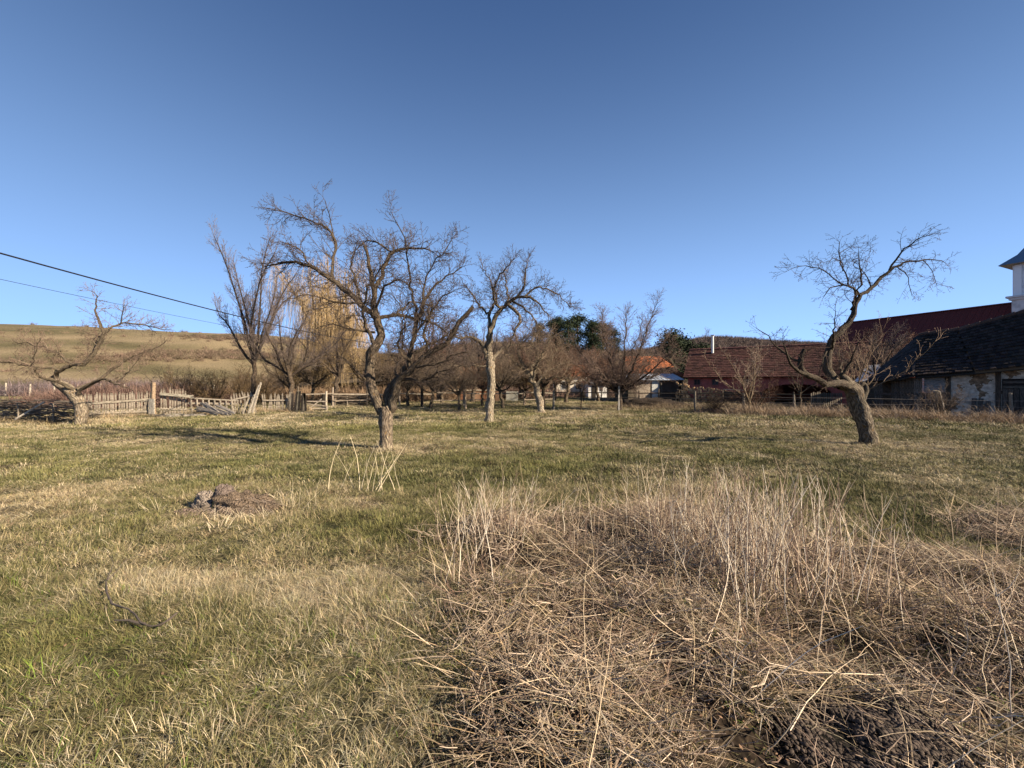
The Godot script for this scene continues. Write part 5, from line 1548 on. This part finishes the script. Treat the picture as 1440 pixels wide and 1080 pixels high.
func build_trees() -> void:
	build_apple_tree()
	build_pale_tree()
	build_leaning_tree()
	build_gnarled_tree()
	build_left_tree()
	# --- spreading cherry
	var h := Habit.new()
	h.lens = [0.95, 0.45, 0.13]
	h.kids = [8.0, 8.5, 5.0]
	h.ang = [42.0, 42.0, 50.0]
	h.up = [0.03, 0.05, 0.0]
	h.wob = 0.13
	h.rmin = 0.0055
	h.c0 = Color(0.11, 0.082, 0.066)
	h.c1 = Color(0.15, 0.105, 0.082)
	var s := hero("cherry_tree", "spreading fan shaped bare cherry tree tied to a grey stake", Vector3(6.57, 0, -24.2), 925, 940, 0.0108, h, Color(0.16, 0.13, 0.11))
	s.tip = Color(0.11, 0.085, 0.07)
	grow(s, "trunk", [[925, 942, 0, 14], [926, 880, 0, 12], [920, 820, 0, 13]], 0.0)
	var fan := [[-285, 175, 0.9], [-245, 300, -0.9], [-130, 360, 1.5], [-95, 460, -0.3], [-20, 380, -1.7], [20, 440, 0.9], [95, 340, 2.0], [150, 430, -0.9], [205, 520, 0.2], [320, 190, 0.6], [190, 170, -1.9], [-160, 190, -2.0], [285, 320, -0.5], [-200, 180, 2.0], [220, 220, 2.0]]
	for f in fan:
		var q: Array = f
		grow(s, "limb", [[921, 835, 0, 6.5], [921 + q[0] * 0.35, 835 - q[1] * 0.26, q[2] * 0.35, 5], [921 + q[0] * 0.7, 835 - q[1] * 0.64, q[2] * 0.75, 3.2], [921 + q[0], 835 - q[1], q[2], 1.0]], 1.7, 0.12)
	leaf_off(s, M.twig)

	# --- kinds of tree that repeat
	var g := Color(0.20, 0.165, 0.13)
	var ho := Habit.new()
	ho.lens = [1.1, 0.48, 0.15]
	ho.kids = [8.0, 8.5, 6.0]
	ho.rmin = 0.0062
	ho.up = [0.06, 0.05, 0.0]
	ho.c0 = Color(0.105, 0.082, 0.06)
	ho.c1 = Color(0.115, 0.087, 0.062)
	var round_a := bare_tree(1.3, 0.11, 9, 2.3, 62.0, ho, g)
	var round_b := bare_tree(1.6, 0.13, 10, 2.7, 70.0, ho, g, Vector3(0.25, 0, 0.1))
	var hu := Habit.new()
	hu.lens = [1.15, 0.55, 0.2]
	hu.kids = [6.0, 6.5, 4.5]
	hu.ang = [36.0, 38.0, 45.0]
	hu.up = [0.12, 0.08, 0.0]
	hu.wob = 0.12
	hu.rmin = 0.0072
	hu.c0 = Color(0.11, 0.088, 0.075)
	hu.c1 = Color(0.135, 0.105, 0.09)
	var oval := bare_tree(2.7, 0.17, 11, 5.6, 44.0, hu, Color(0.13, 0.105, 0.085))
	var oval_b := bare_tree(3.0, 0.2, 9, 5.0, 52.0, hu, Color(0.18, 0.145, 0.115), Vector3(-0.5, 0, 0.2))
	var hy := Habit.new()
	hy.lens = [0.5, 0.2, 0.08]
	hy.kids = [6.0, 6.0, 4.0]
	hy.rmin = 0.004
	hy.up = [0.1, 0.08, 0.0]
	var young := bare_tree(1.1, 0.04, 6, 1.2, 48.0, hy, Color(0.2, 0.165, 0.13))
	var hs := Habit.new()
	hs.lens = [0.9, 0.4, 0.14]
	hs.kids = [5.0, 6.5, 5.0]
	hs.rmin = 0.0055
	hs.up = [0.05, 0.03, 0.0]
	hs.c0 = Color(0.16, 0.12, 0.085)
	var shrub := bare_tree(0.25, 0.07, 14, 1.9, 62.0, hs, Color(0.16, 0.125, 0.09))

	var hv := Habit.new()
	hv.lens = [0.9, 0.35, 0.12]
	hv.kids = [3.2, 4.0, 4.0]
	hv.ang = [40.0, 42.0, 50.0]
	hv.up = [0.1, 0.06, 0.0]
	hv.wob = 0.16
	hv.rmin = 0.006
	hv.c0 = Color(0.36, 0.28, 0.2)
	hv.c1 = Color(0.33, 0.25, 0.18)
	var vase := bare_tree(0.7, 0.055, 8, 3.0, 40.0, hv, Color(0.38, 0.31, 0.235))
	plant(oval, "walnut_tree", "tall bare oval crowned tree against the sky, left of the golden willow", Vector3(-17.1, 0, -26.4), 2.3, Vector3(0.88, 1.28, 0.88), M.twig_grey)
	plant(oval_b, "plum_tree", "leaning brown tree rising from the tumbledown boards in the fence", Vector3(-13.2, 0, -24.2), 0.9, Vector3(0.78, 0.74, 0.78), M.twig)
	plant(oval_b, "plum_tree", "bare tree with grey lower trunk just left of the apple tree's fork", Vector3(-13.0, 0, -29.0), 2.6, Vector3(0.85, 0.82, 0.85), M.twig_olive)
	var row := [
		[round_b, -5.2, -25.6, 1.1, 0.8, M.twig, "small leaning orchard tree curving left, right of the apple tree's trunk"],
		[round_a, -3.24, -24.4, 0.3, 0.85, M.twig, "small straight stemmed orchard tree left of the tall pale trunk"],
		[round_a, -2.1, -28.3, 2.2, 0.95, M.twig_red, "thin dark stemmed tree close behind the pale trunk's left side"],
		[round_b, -0.6, -26.0, 3.5, 0.9, M.twig, "dark twin stemmed orchard tree between the pale trunk and the leaning one"],
		[round_a, 0.95, -29.5, 4.4, 0.9, M.twig_olive, "slim dark orchard tree just left of the leaning whitish trunk"],
		[round_b, 2.2, -28.0, 5.0, 1.0, M.twig_red, "reddish brown orchard tree close behind the leaning whitish trunk"],
		[round_a, -7.2, -27.5, 1.9, 1.0, M.twig_dark, "dark bare tree directly behind the apple tree's right limbs"],
		[round_b, -9.3, -30.0, 0.2, 1.15, M.twig, "rounded brown tree behind the apple tree's trunk"],
		[round_a, -15.5, -31.0, 2.9, 1.2, M.twig_olive, "olive brown tree between the tall oval tree and the leaning brown one"],
		[round_b, -11.2, -33.0, 4.0, 1.3, M.twig_olive, "olive brown bushy tree at the willow's foot on its right"],
		[round_a, -18.6, -33.5, 5.2, 1.2, M.twig, "brown bushy tree at the willow's foot on its left"],
		[oval_b, -7.0, -38.0, 1.2, 1.05, M.twig_red, "reddish brown tall tree far behind the apple tree's right limbs"],
		[oval_b, -3.6, -36.0, 3.3, 0.95, M.twig, "brown tall tree far behind, left of the pale trunk"],
		[oval_b, 1.0, -41.0, 5.1, 1.0, M.twig_red, "reddish tall tree far behind the leaning whitish trunk"],
		[round_b, 4.5, -33.0, 0.8, 1.15, M.twig_red, "rounded reddish brown tree left of the spreading cherry"],
		[round_a, 4.3, -40.0, 2.1, 1.35, M.twig, "brown tree in front of the cream cottage"],
		[round_b, 8.2, -38.0, 4.2, 1.2, M.twig_red, "rounded tree behind the spreading cherry"],
		[oval_b, 3.5, -62.0, 0.5, 1.0, M.twig_dark, "dark tall tree far back above the cottage roof"],
		[oval_b, 18.0, -58.0, 2.0, 0.95, M.twig, "brown tall tree behind the orange roofed house"],
		[oval, 38.5, -81.0, 1.0, 1.4, M.twig_grey, "bare grey tree standing above the conifers left of the red house's ridge"],
		[oval_b, 22.0, -64.0, 4.0, 0.9, M.twig_olive, "olive brown tree in the gap between the orange roof and the red house"],
		[vase, 18.0, -20.9, 3.0, 1.3, M.twig_dark, "sparse dark bare tree right behind the gnarled tree"],
		[oval_b, 25.5, -27.5, 0.4, 0.72, M.twig, "bare tree in front of the church roof"],
		[round_a, 28.5, -30.0, 2.4, 1.5, M.twig_red, "reddish twiggy tree in front of the church roof's right half"],
		[round_a, -5.9, -33.5, 0.9, 1.2, M.twig, "brown orchard tree further back between the apple tree and the pale trunk"],
		[oval_b, -21.0, -37.0, 0.9, 0.7, M.twig_olive, "olive tinted tree behind the tall oval tree"],
	]
	for e in row:
		var r: Array = e
		var k: float = r[4]
		plant(r[0], "bare_tree", r[6], Vector3(r[1], 0, r[2]), r[3], Vector3(k, k * 0.97, k), r[5], "bare trees around the orchard")
	for e in [[4.2, -24.2, 1.0, "little young tree with forked top left of the spreading cherry"], [14.9, -20.6, 1.15, "slim pale sapling by the wire fence left of the gnarled tree"]]:
		var r: Array = e
		plant(young, "young_tree", r[3], Vector3(r[0], 0, r[1]), r[0], Vector3(r[2], r[2], r[2]), M.twig, "young trees")
	for e in [
		[12.4, -20.8, 0.5, 1.0, M.twig_pale, "tall pale stemmed shrub at the wire fence in front of the red house"],
		[13.4, -21.9, 2.0, 0.9, M.twig_red, "low reddish shrub beside the tall pale stemmed one"],
		[20.0, -18.6, 1.0, 0.65, M.twig, "small bare shrub in front of the barn's boarded end"],
		[-23.5, -29.0, 0.0, 1.15, M.twig_olive, "olive brown shrub nearest the broken hurdle"],
		[-21.0, -28.0, 2.0, 1.0, M.twig_olive, "olive brown shrub behind the plank heap"],
		[-26.0, -31.0, 4.0, 1.25, M.twig, "tall brown shrub on the left of the olive thicket"],
		[-18.5, -29.5, 5.5, 1.0, M.twig_olive, "olive brown shrub behind the crooked pickets"],
		[-22.5, -33.0, 1.3, 1.4, M.twig_olive, "large olive shrub behind the others in the left thicket"],
		[11.2, -22.0, 3.0, 0.55, M.twig_dark, "low dark bramble shrub by the wire fence's first post"],
		[23.8, -16.9, 3.0, 0.7, M.twig, "twiggy shrub against the barn's plaster wall near the right edge"]]:
		var r: Array = e
		var k: float = r[3]
		plant(vase if r[3] == 1.0 and r[0] > 0 else shrub, "shrub", r[5], Vector3(r[0], 0, r[1]), r[2], Vector3(k, k, k), r[4], "bare shrubs", "shrub")
	# --- weeping willow
	var w := thing("willow_tree", "tall weeping willow with hanging golden yellow twigs behind the fence", "tree", Vector3(-20.0, 0, -43.0))
	w.scale = Vector3(1.15, 1.22, 1.15)
	var tb := MB.new()
	var ln := smooth_line([Vector4(0, -0.2, 0, 0.5), Vector4(0.1, 2.0, 0, 0.38), Vector4(0.2, 4.0, 0.1, 0.34)], 0.2)
	tb.tube(ln[0], ln[1], 10, Color(0.2, 0.16, 0.12), Color(0.22, 0.17, 0.12), 0.3, fine)
	part("trunk", tb.mesh(), M.bark, w)
	var st := MB.new()
	for q in 15:
		var a := TAU * q / 15.0 + rng.randf() * 0.5
		var sp := rng.randf_range(0.1, 0.95)
		var d := Vector3(sin(sp) * cos(a), cos(sp), sin(sp) * sin(a))
		var p := PackedVector3Array([Vector3(0.2, rng.randf_range(3.0, 4.2), 0.1)])
		var rr := PackedFloat32Array([0.16])
		var L := rng.randf_range(7.0, 11.5) * (1.0 - sp * 0.35)
		for k in 9:
			d = (d + Vector3(rng.randfn(), rng.randfn(), rng.randfn()) * 0.13).normalized()
			p.append(p[k] + d * L / 9.0)
			rr.append(0.16 * (1.0 - 0.88 * (k + 1) / 9.0))
		var lb := MB.new()
		lb.tube(p, rr, 5, Color(0.22, 0.17, 0.12), Color(0.3, 0.21, 0.1), 0.2, fine)
		part("limb", lb.mesh(), M.bark, w)
		for k in range(2, 10):
			for g2 in 26:
				var o := p[k].lerp(p[k - 1], rng.randf())
				var out := Vector3(rng.randfn(), rng.randf() * 0.9 + 0.1, rng.randfn()).normalized() * rng.randf_range(0.4, 1.5)
				var c := o + out
				var hang := minf(rng.randf_range(1.2, 4.2), c.y - 1.0)
				var b2 := c + Vector3(out.x * 0.35, -hang * 0.45, out.z * 0.35)
				var b3 := c + Vector3(out.x * 0.45 + rng.randfn() * 0.15, -hang, out.z * 0.45 + rng.randfn() * 0.15)
				var co := Color(0.44, 0.315, 0.15).lerp(Color(0.38, 0.30, 0.2), rng.randf()) * rng.randf_range(0.8, 1.2)
				st.tube(PackedVector3Array([o, c, b2, b3]), PackedFloat32Array([0.014, 0.011, 0.009, 0.006]), 3, Color(0.3, 0.2, 0.09), co)
	tag(part("hanging_twigs", st.mesh(), M.twig, w), "", "", "", "stuff")
	# --- hedges of bramble and thorn
	var cm := clump(60, 0.011, 0.55)
	for e in [[Vector2(-31.0, -28.0), Vector2(-23.5, -28.5), 1.1, 480, 1.75, Color(0.14, 0.088, 0.07), "dark red bramble thicket behind the picket fence"], [Vector2(-75.0, -62.0), Vector2(-50.0, -60.0), 2.2, 420, 2.6, Color(0.15, 0.115, 0.115), "greyish purple thicket behind the pale meadow posts"], [Vector2(-88.0, -66.0), Vector2(-40.0, -60.0), 1.6, 300, 1.1, Color(0.2, 0.14, 0.105), "low reddish scrub along the foot of the hill"], [Vector2(-27.0, -36.0), Vector2(-4.0, -46.0), 2.6, 900, 1.6, Color(0.21, 0.14, 0.085), "brown undergrowth below the trees at the left rear"], [Vector2(-4.0, -44.0), Vector2(8.0, -56.0), 2.4, 420, 1.6, Color(0.16, 0.105, 0.08), "dark brown undergrowth behind the middle trees"], [Vector2(10.8, -22.3), Vector2(18.0, -19.6), 0.35, 110, 0.55, Color(0.17, 0.115, 0.085), "brown brambles tangled along the wire fence"], [Vector2(17.0, -60.0), Vector2(36.0, -66.0), 3.0, 300, 2.4, Color(0.16, 0.12, 0.085), "brown bushes behind the houses"]]:
		var r: Array = e
		var A := []
		var C := []
		for q in int(r[3]):
			var p: Vector2 = (r[0] as Vector2).lerp(r[1], rng.randf()) + Vector2(rng.randfn(), rng.randfn()) * r[2]
			var sc: float = r[4] * rng.randf_range(0.5, 1.15)
			A.append(Transform3D(Basis(Vector3.UP, rng.randf() * TAU).scaled(Vector3(sc * 1.2, sc, sc * 1.2)), Vector3(p.x, gy(p.x, p.y) - 0.05 + (maxf(hill_height(p.x, p.y), 0.0) if p.y < -62.0 and p.x < 0 else 0.0), p.y)))
			C.append((r[5] as Color) * rng.randf_range(0.7, 1.25))
		stuff("thicket", cm, M.twig, A, C, r[6], "thicket")
	# --- pines on the rise and conifers in the village
	var pines := []
	for k in 2:
		var nb := MB.new()
		var tk := MB.new()
		tk.tube(PackedVector3Array([Vector3(0, -0.5, 0), Vector3(0.1, 5, 0), Vector3(0, 9, 0.1)]), PackedFloat32Array([0.25, 0.2, 0.08]), 7, Color(0.2, 0.12, 0.08), Color(0.25, 0.14, 0.09))
		for q in 44:
			var cy := rng.randf_range(1.6, 9.8)
			var rad := 2.9 * sqrt(clampf((10.2 - cy) / 6.0, 0.03, 1.0)) * (0.7 if k else 1.0)
			var a := rng.randf() * TAU
			var cp := Vector3(cos(a), 0, sin(a)) * rad * sqrt(rng.randf()) + Vector3(0, cy, 0)
			tk.tube(PackedVector3Array([Vector3(0, cy - 0.5, 0), cp]), PackedFloat32Array([0.05, 0.02]), 3, Color(0.15, 0.1, 0.07), Color(0.15, 0.1, 0.07))
			var j := rng.randf_range(0.6, 1.3)
			for m in 120:
				var o := cp + Vector3(rng.randfn() * 0.75, rng.randfn() * 0.42, rng.randfn() * 0.75)
				var d := Vector3(rng.randfn(), rng.randf() * 0.8, rng.randfn()).normalized() * rng.randf_range(0.22, 0.5)
				var sd := d.cross(Vector3(rng.randfn(), rng.randfn(), rng.randfn())).normalized() * 0.1
				nb.tri(o - sd, o + sd, o + d, Color(0.026, 0.036, 0.018) * j * rng.randf_range(0.7, 1.4))
		pines.append([tk.mesh(), nb.mesh()])
	var pl := [
		[13.5, -128, 1.1, "dark round topped pine on the rise, leftmost of the pines seen above the bare trees"],
		[17.5, -124, 1.2, "dark pine just right of the leftmost pine on the rise"],
		[21.5, -130, 1.35, "tallest dark pine in the middle of the rise"],
		[25.5, -126, 1.2, "dark pine right of the tallest one on the rise"],
		[30.0, -132, 1.15, "dark pine on the rise behind the spreading cherry's crown"],
		[9.0, -132, 0.95, "small dark pine low on the rise's left shoulder"],
		[15.5, -136, 1.2, "dark pine standing back between the two leftmost pines"],
		[34.5, -134, 1.0, "dark pine at the right end of the row on the rise"],
		[27.8, -136, 1.15, "dark pine standing back, right of the tallest pine"],
		[29.5, -75, 1.2, "dark green conifer standing above the orange roof's right side"],
		[33.0, -78, 1.1, "dark green conifer, right one of the pair above the orange roof"],
		[36.8, -76, 0.95, "dark conifer left of the red house's white flue"],
		[41.0, -80, 0.85, "squat dark conifer right of the red house's white flue"]]
	for k in pl.size():
		var r: Array = pl[k]
		var sc: float = r[2]
		var base := 0.0
		if r[1] < -100: base = knoll(r[0], r[1]) - 0.3
		var o := thing("pine_tree", r[3], "tree", Vector3(r[0], base, r[1]), k * 1.3, "dark evergreens behind the village")
		o.scale = Vector3(sc, sc, sc)
		part("trunk", pines[k % 2][0], M.twig, o)
		tag(part("needles", pines[k % 2][1], M.twig, o), "", "", "", "stuff")

func build_ground_things() -> void:
	# earth mound with matted roots
	var at := Vector3(-3.5, 0, -5.15)
	var o := thing("earth_mound", "small brown earth mound overgrown with matted dead roots on the lawn", "mound", Vector3(at.x, gy(at.x, at.z) - 0.06, at.z))
	var b := MB.new()
	lump(b, Vector3(0.48, 0.22, 0.31), 40, 18, 0.5, Color(0.23, 0.17, 0.12))
	part("earth", b.mesh(), M.soil, o)
	b = MB.new()
	lump(b, Vector3(0.17, 0.16, 0.16), 22, 10, 0.4, Color(0.34, 0.28, 0.23))
	part("clod", b.mesh(), M.soil, o).position = Vector3(-0.42, 0.1, 0.02)
	b = MB.new()
	lump(b, Vector3(0.14, 0.13, 0.13), 20, 10, 0.45, Color(0.26, 0.2, 0.165))
	part("clod", b.mesh(), M.soil, o).position = Vector3(-0.25, 0.2, -0.05)
	b = MB.new()
	lump(b, Vector3(0.2, 0.08, 0.14), 20, 8, 0.45, Color(0.24, 0.18, 0.145))
	part("clod", b.mesh(), M.soil, o).position = Vector3(-0.5, 0.03, 0.24)
	var rt := MB.new()
	for q in 420:
		var a := rng.randf_range(-0.5, PI + 0.5)
		var e := rng.randf_range(0.1, 1.2)
		var p := Vector3(cos(a) * sin(e) * 0.44, cos(e) * 0.21, sin(a) * sin(e) * 0.31)
		var t := Vector3(p.x * 1.5 + rng.randfn() * 0.08, p.y - rng.randf_range(0.06, 0.2), p.z * 1.5 + rng.randfn() * 0.06)
		t.y = maxf(t.y, 0.03)
		var m := p.lerp(t, 0.5) * 1.05 + Vector3(0, 0.02, 0)
		rt.tube(PackedVector3Array([p, m, t]), PackedFloat32Array([0.003, 0.003, 0.0015]), 3, Color(0.22, 0.175, 0.14) * rng.randf_range(0.6, 1.6), Color(0.34, 0.27, 0.2))
	tag(part("roots", rt.mesh(), M.straw, o), "", "", "", "stuff")
	# clumps of bleached stalks
	for e in [[-2.2, -5.95, 17, 0.85, 0.22, "tall clump of bleached leaning stalks in front of the apple tree"], [-0.5, -4.2, 12, 0.5, 0.12, "smaller clump of straw coloured stalks at the edge of the dead weeds"], [-2.75, -5.2, 7, 0.5, 0.2, "few thin bent stalks between the earth mound and the tall bleached clump"]]:
		var r: Array = e
		var c := thing("stalk_clump", r[5], "dead stalks", Vector3(r[0], gy(r[0], r[1]), r[1]))
		for k in int(r[2]):
			var sm := part("stalk", stalk(rng.randf_range(0.05, 0.7), 0, 0.0075), M.straw if k % 3 else M.stalk_pale, c)
			sm.transform = Transform3D(Basis(Vector3.UP, rng.randf() * TAU).rotated(Vector3(rng.randfn(), 0, rng.randfn()).normalized(), absf(rng.randfn()) * 0.38).scaled(Vector3.ONE * r[3] * rng.randf_range(0.6, 1.1)), Vector3(rng.randfn() * r[4], 0, rng.randfn() * r[4] * 0.4))
			sm.material_override = M.stalk_pale
	# fallen branch on the near grass
	o = thing("fallen_branch", "crooked dark fallen branch lying on the near grass at left", "branch", Vector3(-2.5, gy(-2.5, -2.65) - 0.005, -2.65))
	var h := Habit.new()
	for spec in [[[Vector4(-0.65, 0.07, -0.44, 0.007), Vector4(-0.42, 0.09, -0.22, 0.008), Vector4(-0.1, 0.07, -0.05, 0.008), Vector4(0.13, 0.06, 0.09, 0.009), Vector4(0.27, 0.06, 0.12, 0.009), Vector4(0.33, 0.11, 0.07, 0.008)]], [[Vector4(-0.1, 0.05, 0.05, 0.007), Vector4(0.02, 0.06, 0.07, 0.01), Vector4(0.14, 0.05, 0.09, 0.013)]], [[Vector4(-0.64, 0.08, -0.44, 0.007), Vector4(-0.75, 0.14, -0.6, 0.004), Vector4(-0.95, 0.14, -0.75, 0.002)]], [[Vector4(-0.62, 0.08, -0.42, 0.006), Vector4(-0.6, 0.17, -0.55, 0.0035), Vector4(-0.52, 0.22, -0.66, 0.002)]]]:
		var q: Array = spec
		var ln := smooth_line(q[0], 0.28)
		for k in ln[1].size(): ln[1][k] *= rng.randf_range(0.55, 0.85)
		var m := MB.new()
		m.tube(ln[0], ln[1], 7, Color(0.095, 0.078, 0.066), Color(0.075, 0.06, 0.05), 0.5, fine, true)
		part("twig", m.mesh(), M.twig, o)

func _ready() -> void:
	var cam := Camera3D.new()
	cam.name = "camera"
	add_child(cam)
	cam.position = Vector3(0, 1.6 + 0.0, 0)
	cam.fov = 87.9
	cam.near = 0.05
	cam.far = 4000.0
	cam.current = true
	var env := Environment.new()
	env.background_mode = Environment.BG_SKY
	var sky := Sky.new()
	var sm := ProceduralSkyMaterial.new()
	sm.sky_top_color = Color(0.0107, 0.0278, 0.0786).linear_to_srgb()
	sm.sky_horizon_color = Color(0.196, 0.338, 0.60).linear_to_srgb()
	sm.sky_curve = 0.255
	sm.ground_bottom_color = Color(0.09, 0.075, 0.045).linear_to_srgb()
	sm.ground_horizon_color = Color(0.11, 0.095, 0.06).linear_to_srgb()
	sm.sun_angle_max = 8.0
	sky.sky_material = sm
	env.sky = sky
	env.tonemap_mode = Environment.TONE_MAPPER_LINEAR
	env.tonemap_exposure = 2.75
	env.sdfgi_enabled = true
	env.ssao_enabled = true
	env.ssil_enabled = true
	var we := WorldEnvironment.new()
	we.name = "world"
	we.environment = env
	add_child(we)
	var sun := DirectionalLight3D.new()
	sun.name = "sun"
	add_child(sun)
	var to_sun := Vector3(0.795, 0.47, 0.36).normalized()
	sun.look_at_from_position(to_sun * 50.0, Vector3.ZERO, Vector3.UP)
	sun.light_energy = 1.6
	sun.light_color = Color(1.0, 0.93, 0.83)
	sun.light_angular_distance = 0.5
	sun.shadow_enabled = true

	rng.seed = 20240311
	soft.seed = 4
	soft.frequency = 0.01
	soft.fractal_octaves = 3
	fine.seed = 12
	fine.frequency = 3.0
	fine.fractal_octaves = 3
	make_materials()
	M.twig_pale = paint(Color(1, 1, 1), 0.85)
	M.stalk_pale = paint(Color(0.58, 0.49, 0.34), 0.8)
	build_ground()
	build_hills()
	build_houses()
	build_fences()
	build_trees()
	build_ground_things()
	scatter_field()
	scatter_weeds()
	edge_weeds("ragged dead weeds along the foot of the old barn and wire fence", Vector2(12.0, -20.6), Vector2(24.0, -15.6), 0.5, 900, 0.75, Color(0.36, 0.27, 0.18))
	edge_weeds("dry weeds along the left picket fences", Vector2(-22.0, -19.0), Vector2(-12.0, -23.0), 0.35, 420, 0.45, Color(0.42, 0.32, 0.2))
	edge_weeds("dry grass at the foot of the brush fence", Vector2(-25.0, -17.6), Vector2(-16.0, -16.2), 0.35, 260, 0.35, Color(0.42, 0.33, 0.2))
	edge_weeds("brown dead weeds in the garden behind the wire fence", Vector2(7.0, -27.0), Vector2(19.0, -25.0), 1.3, 700, 0.5, Color(0.22, 0.165, 0.105))
	var T := []
	var C := []
	var tm := tuft(16, 0.1, Vector2(0.10, 0.26), Vector2(0.1, 0.8), 0.0035, Vector2(0.2, 1.2), 0.3)
	for e in [[-3.08, -9.74, 0.24], [-0.95, -16.6, 0.3], [1.64, -21.9, 0.3], [9.6, -10.67, 0.3], [-17.0, -15.7, 0.35], [6.57, -24.2, 0.25], [-3.5, -5.15, 0.5], [-17.1, -26.4, 0.3], [-18.2, -20.3, 0.3]]:
		var r: Array = e
		for q in 46:
			var a := rng.randf() * TAU
			var d: float = r[2] * (1.0 + absf(rng.randfn()) * 0.55)
			var x: float = r[0] + cos(a) * d
			var z: float = r[1] + sin(a) * d
			T.append(Transform3D(Basis(Vector3.UP, rng.randf() * TAU).scaled(Vector3(1, rng.randf_range(0.4, 1.2), 1)), Vector3(x, gy(x, z), z)))
			C.append(STRAW.lerp(PALE, rng.randf()).lerp(GREEN, rng.randf() * 0.5) * rng.randf_range(0.7, 1.1))
	stuff("trunk_grass", tm, M.straw, T, C, "longer straw coloured grass left standing round the tree trunks and the mound", "dry grass")
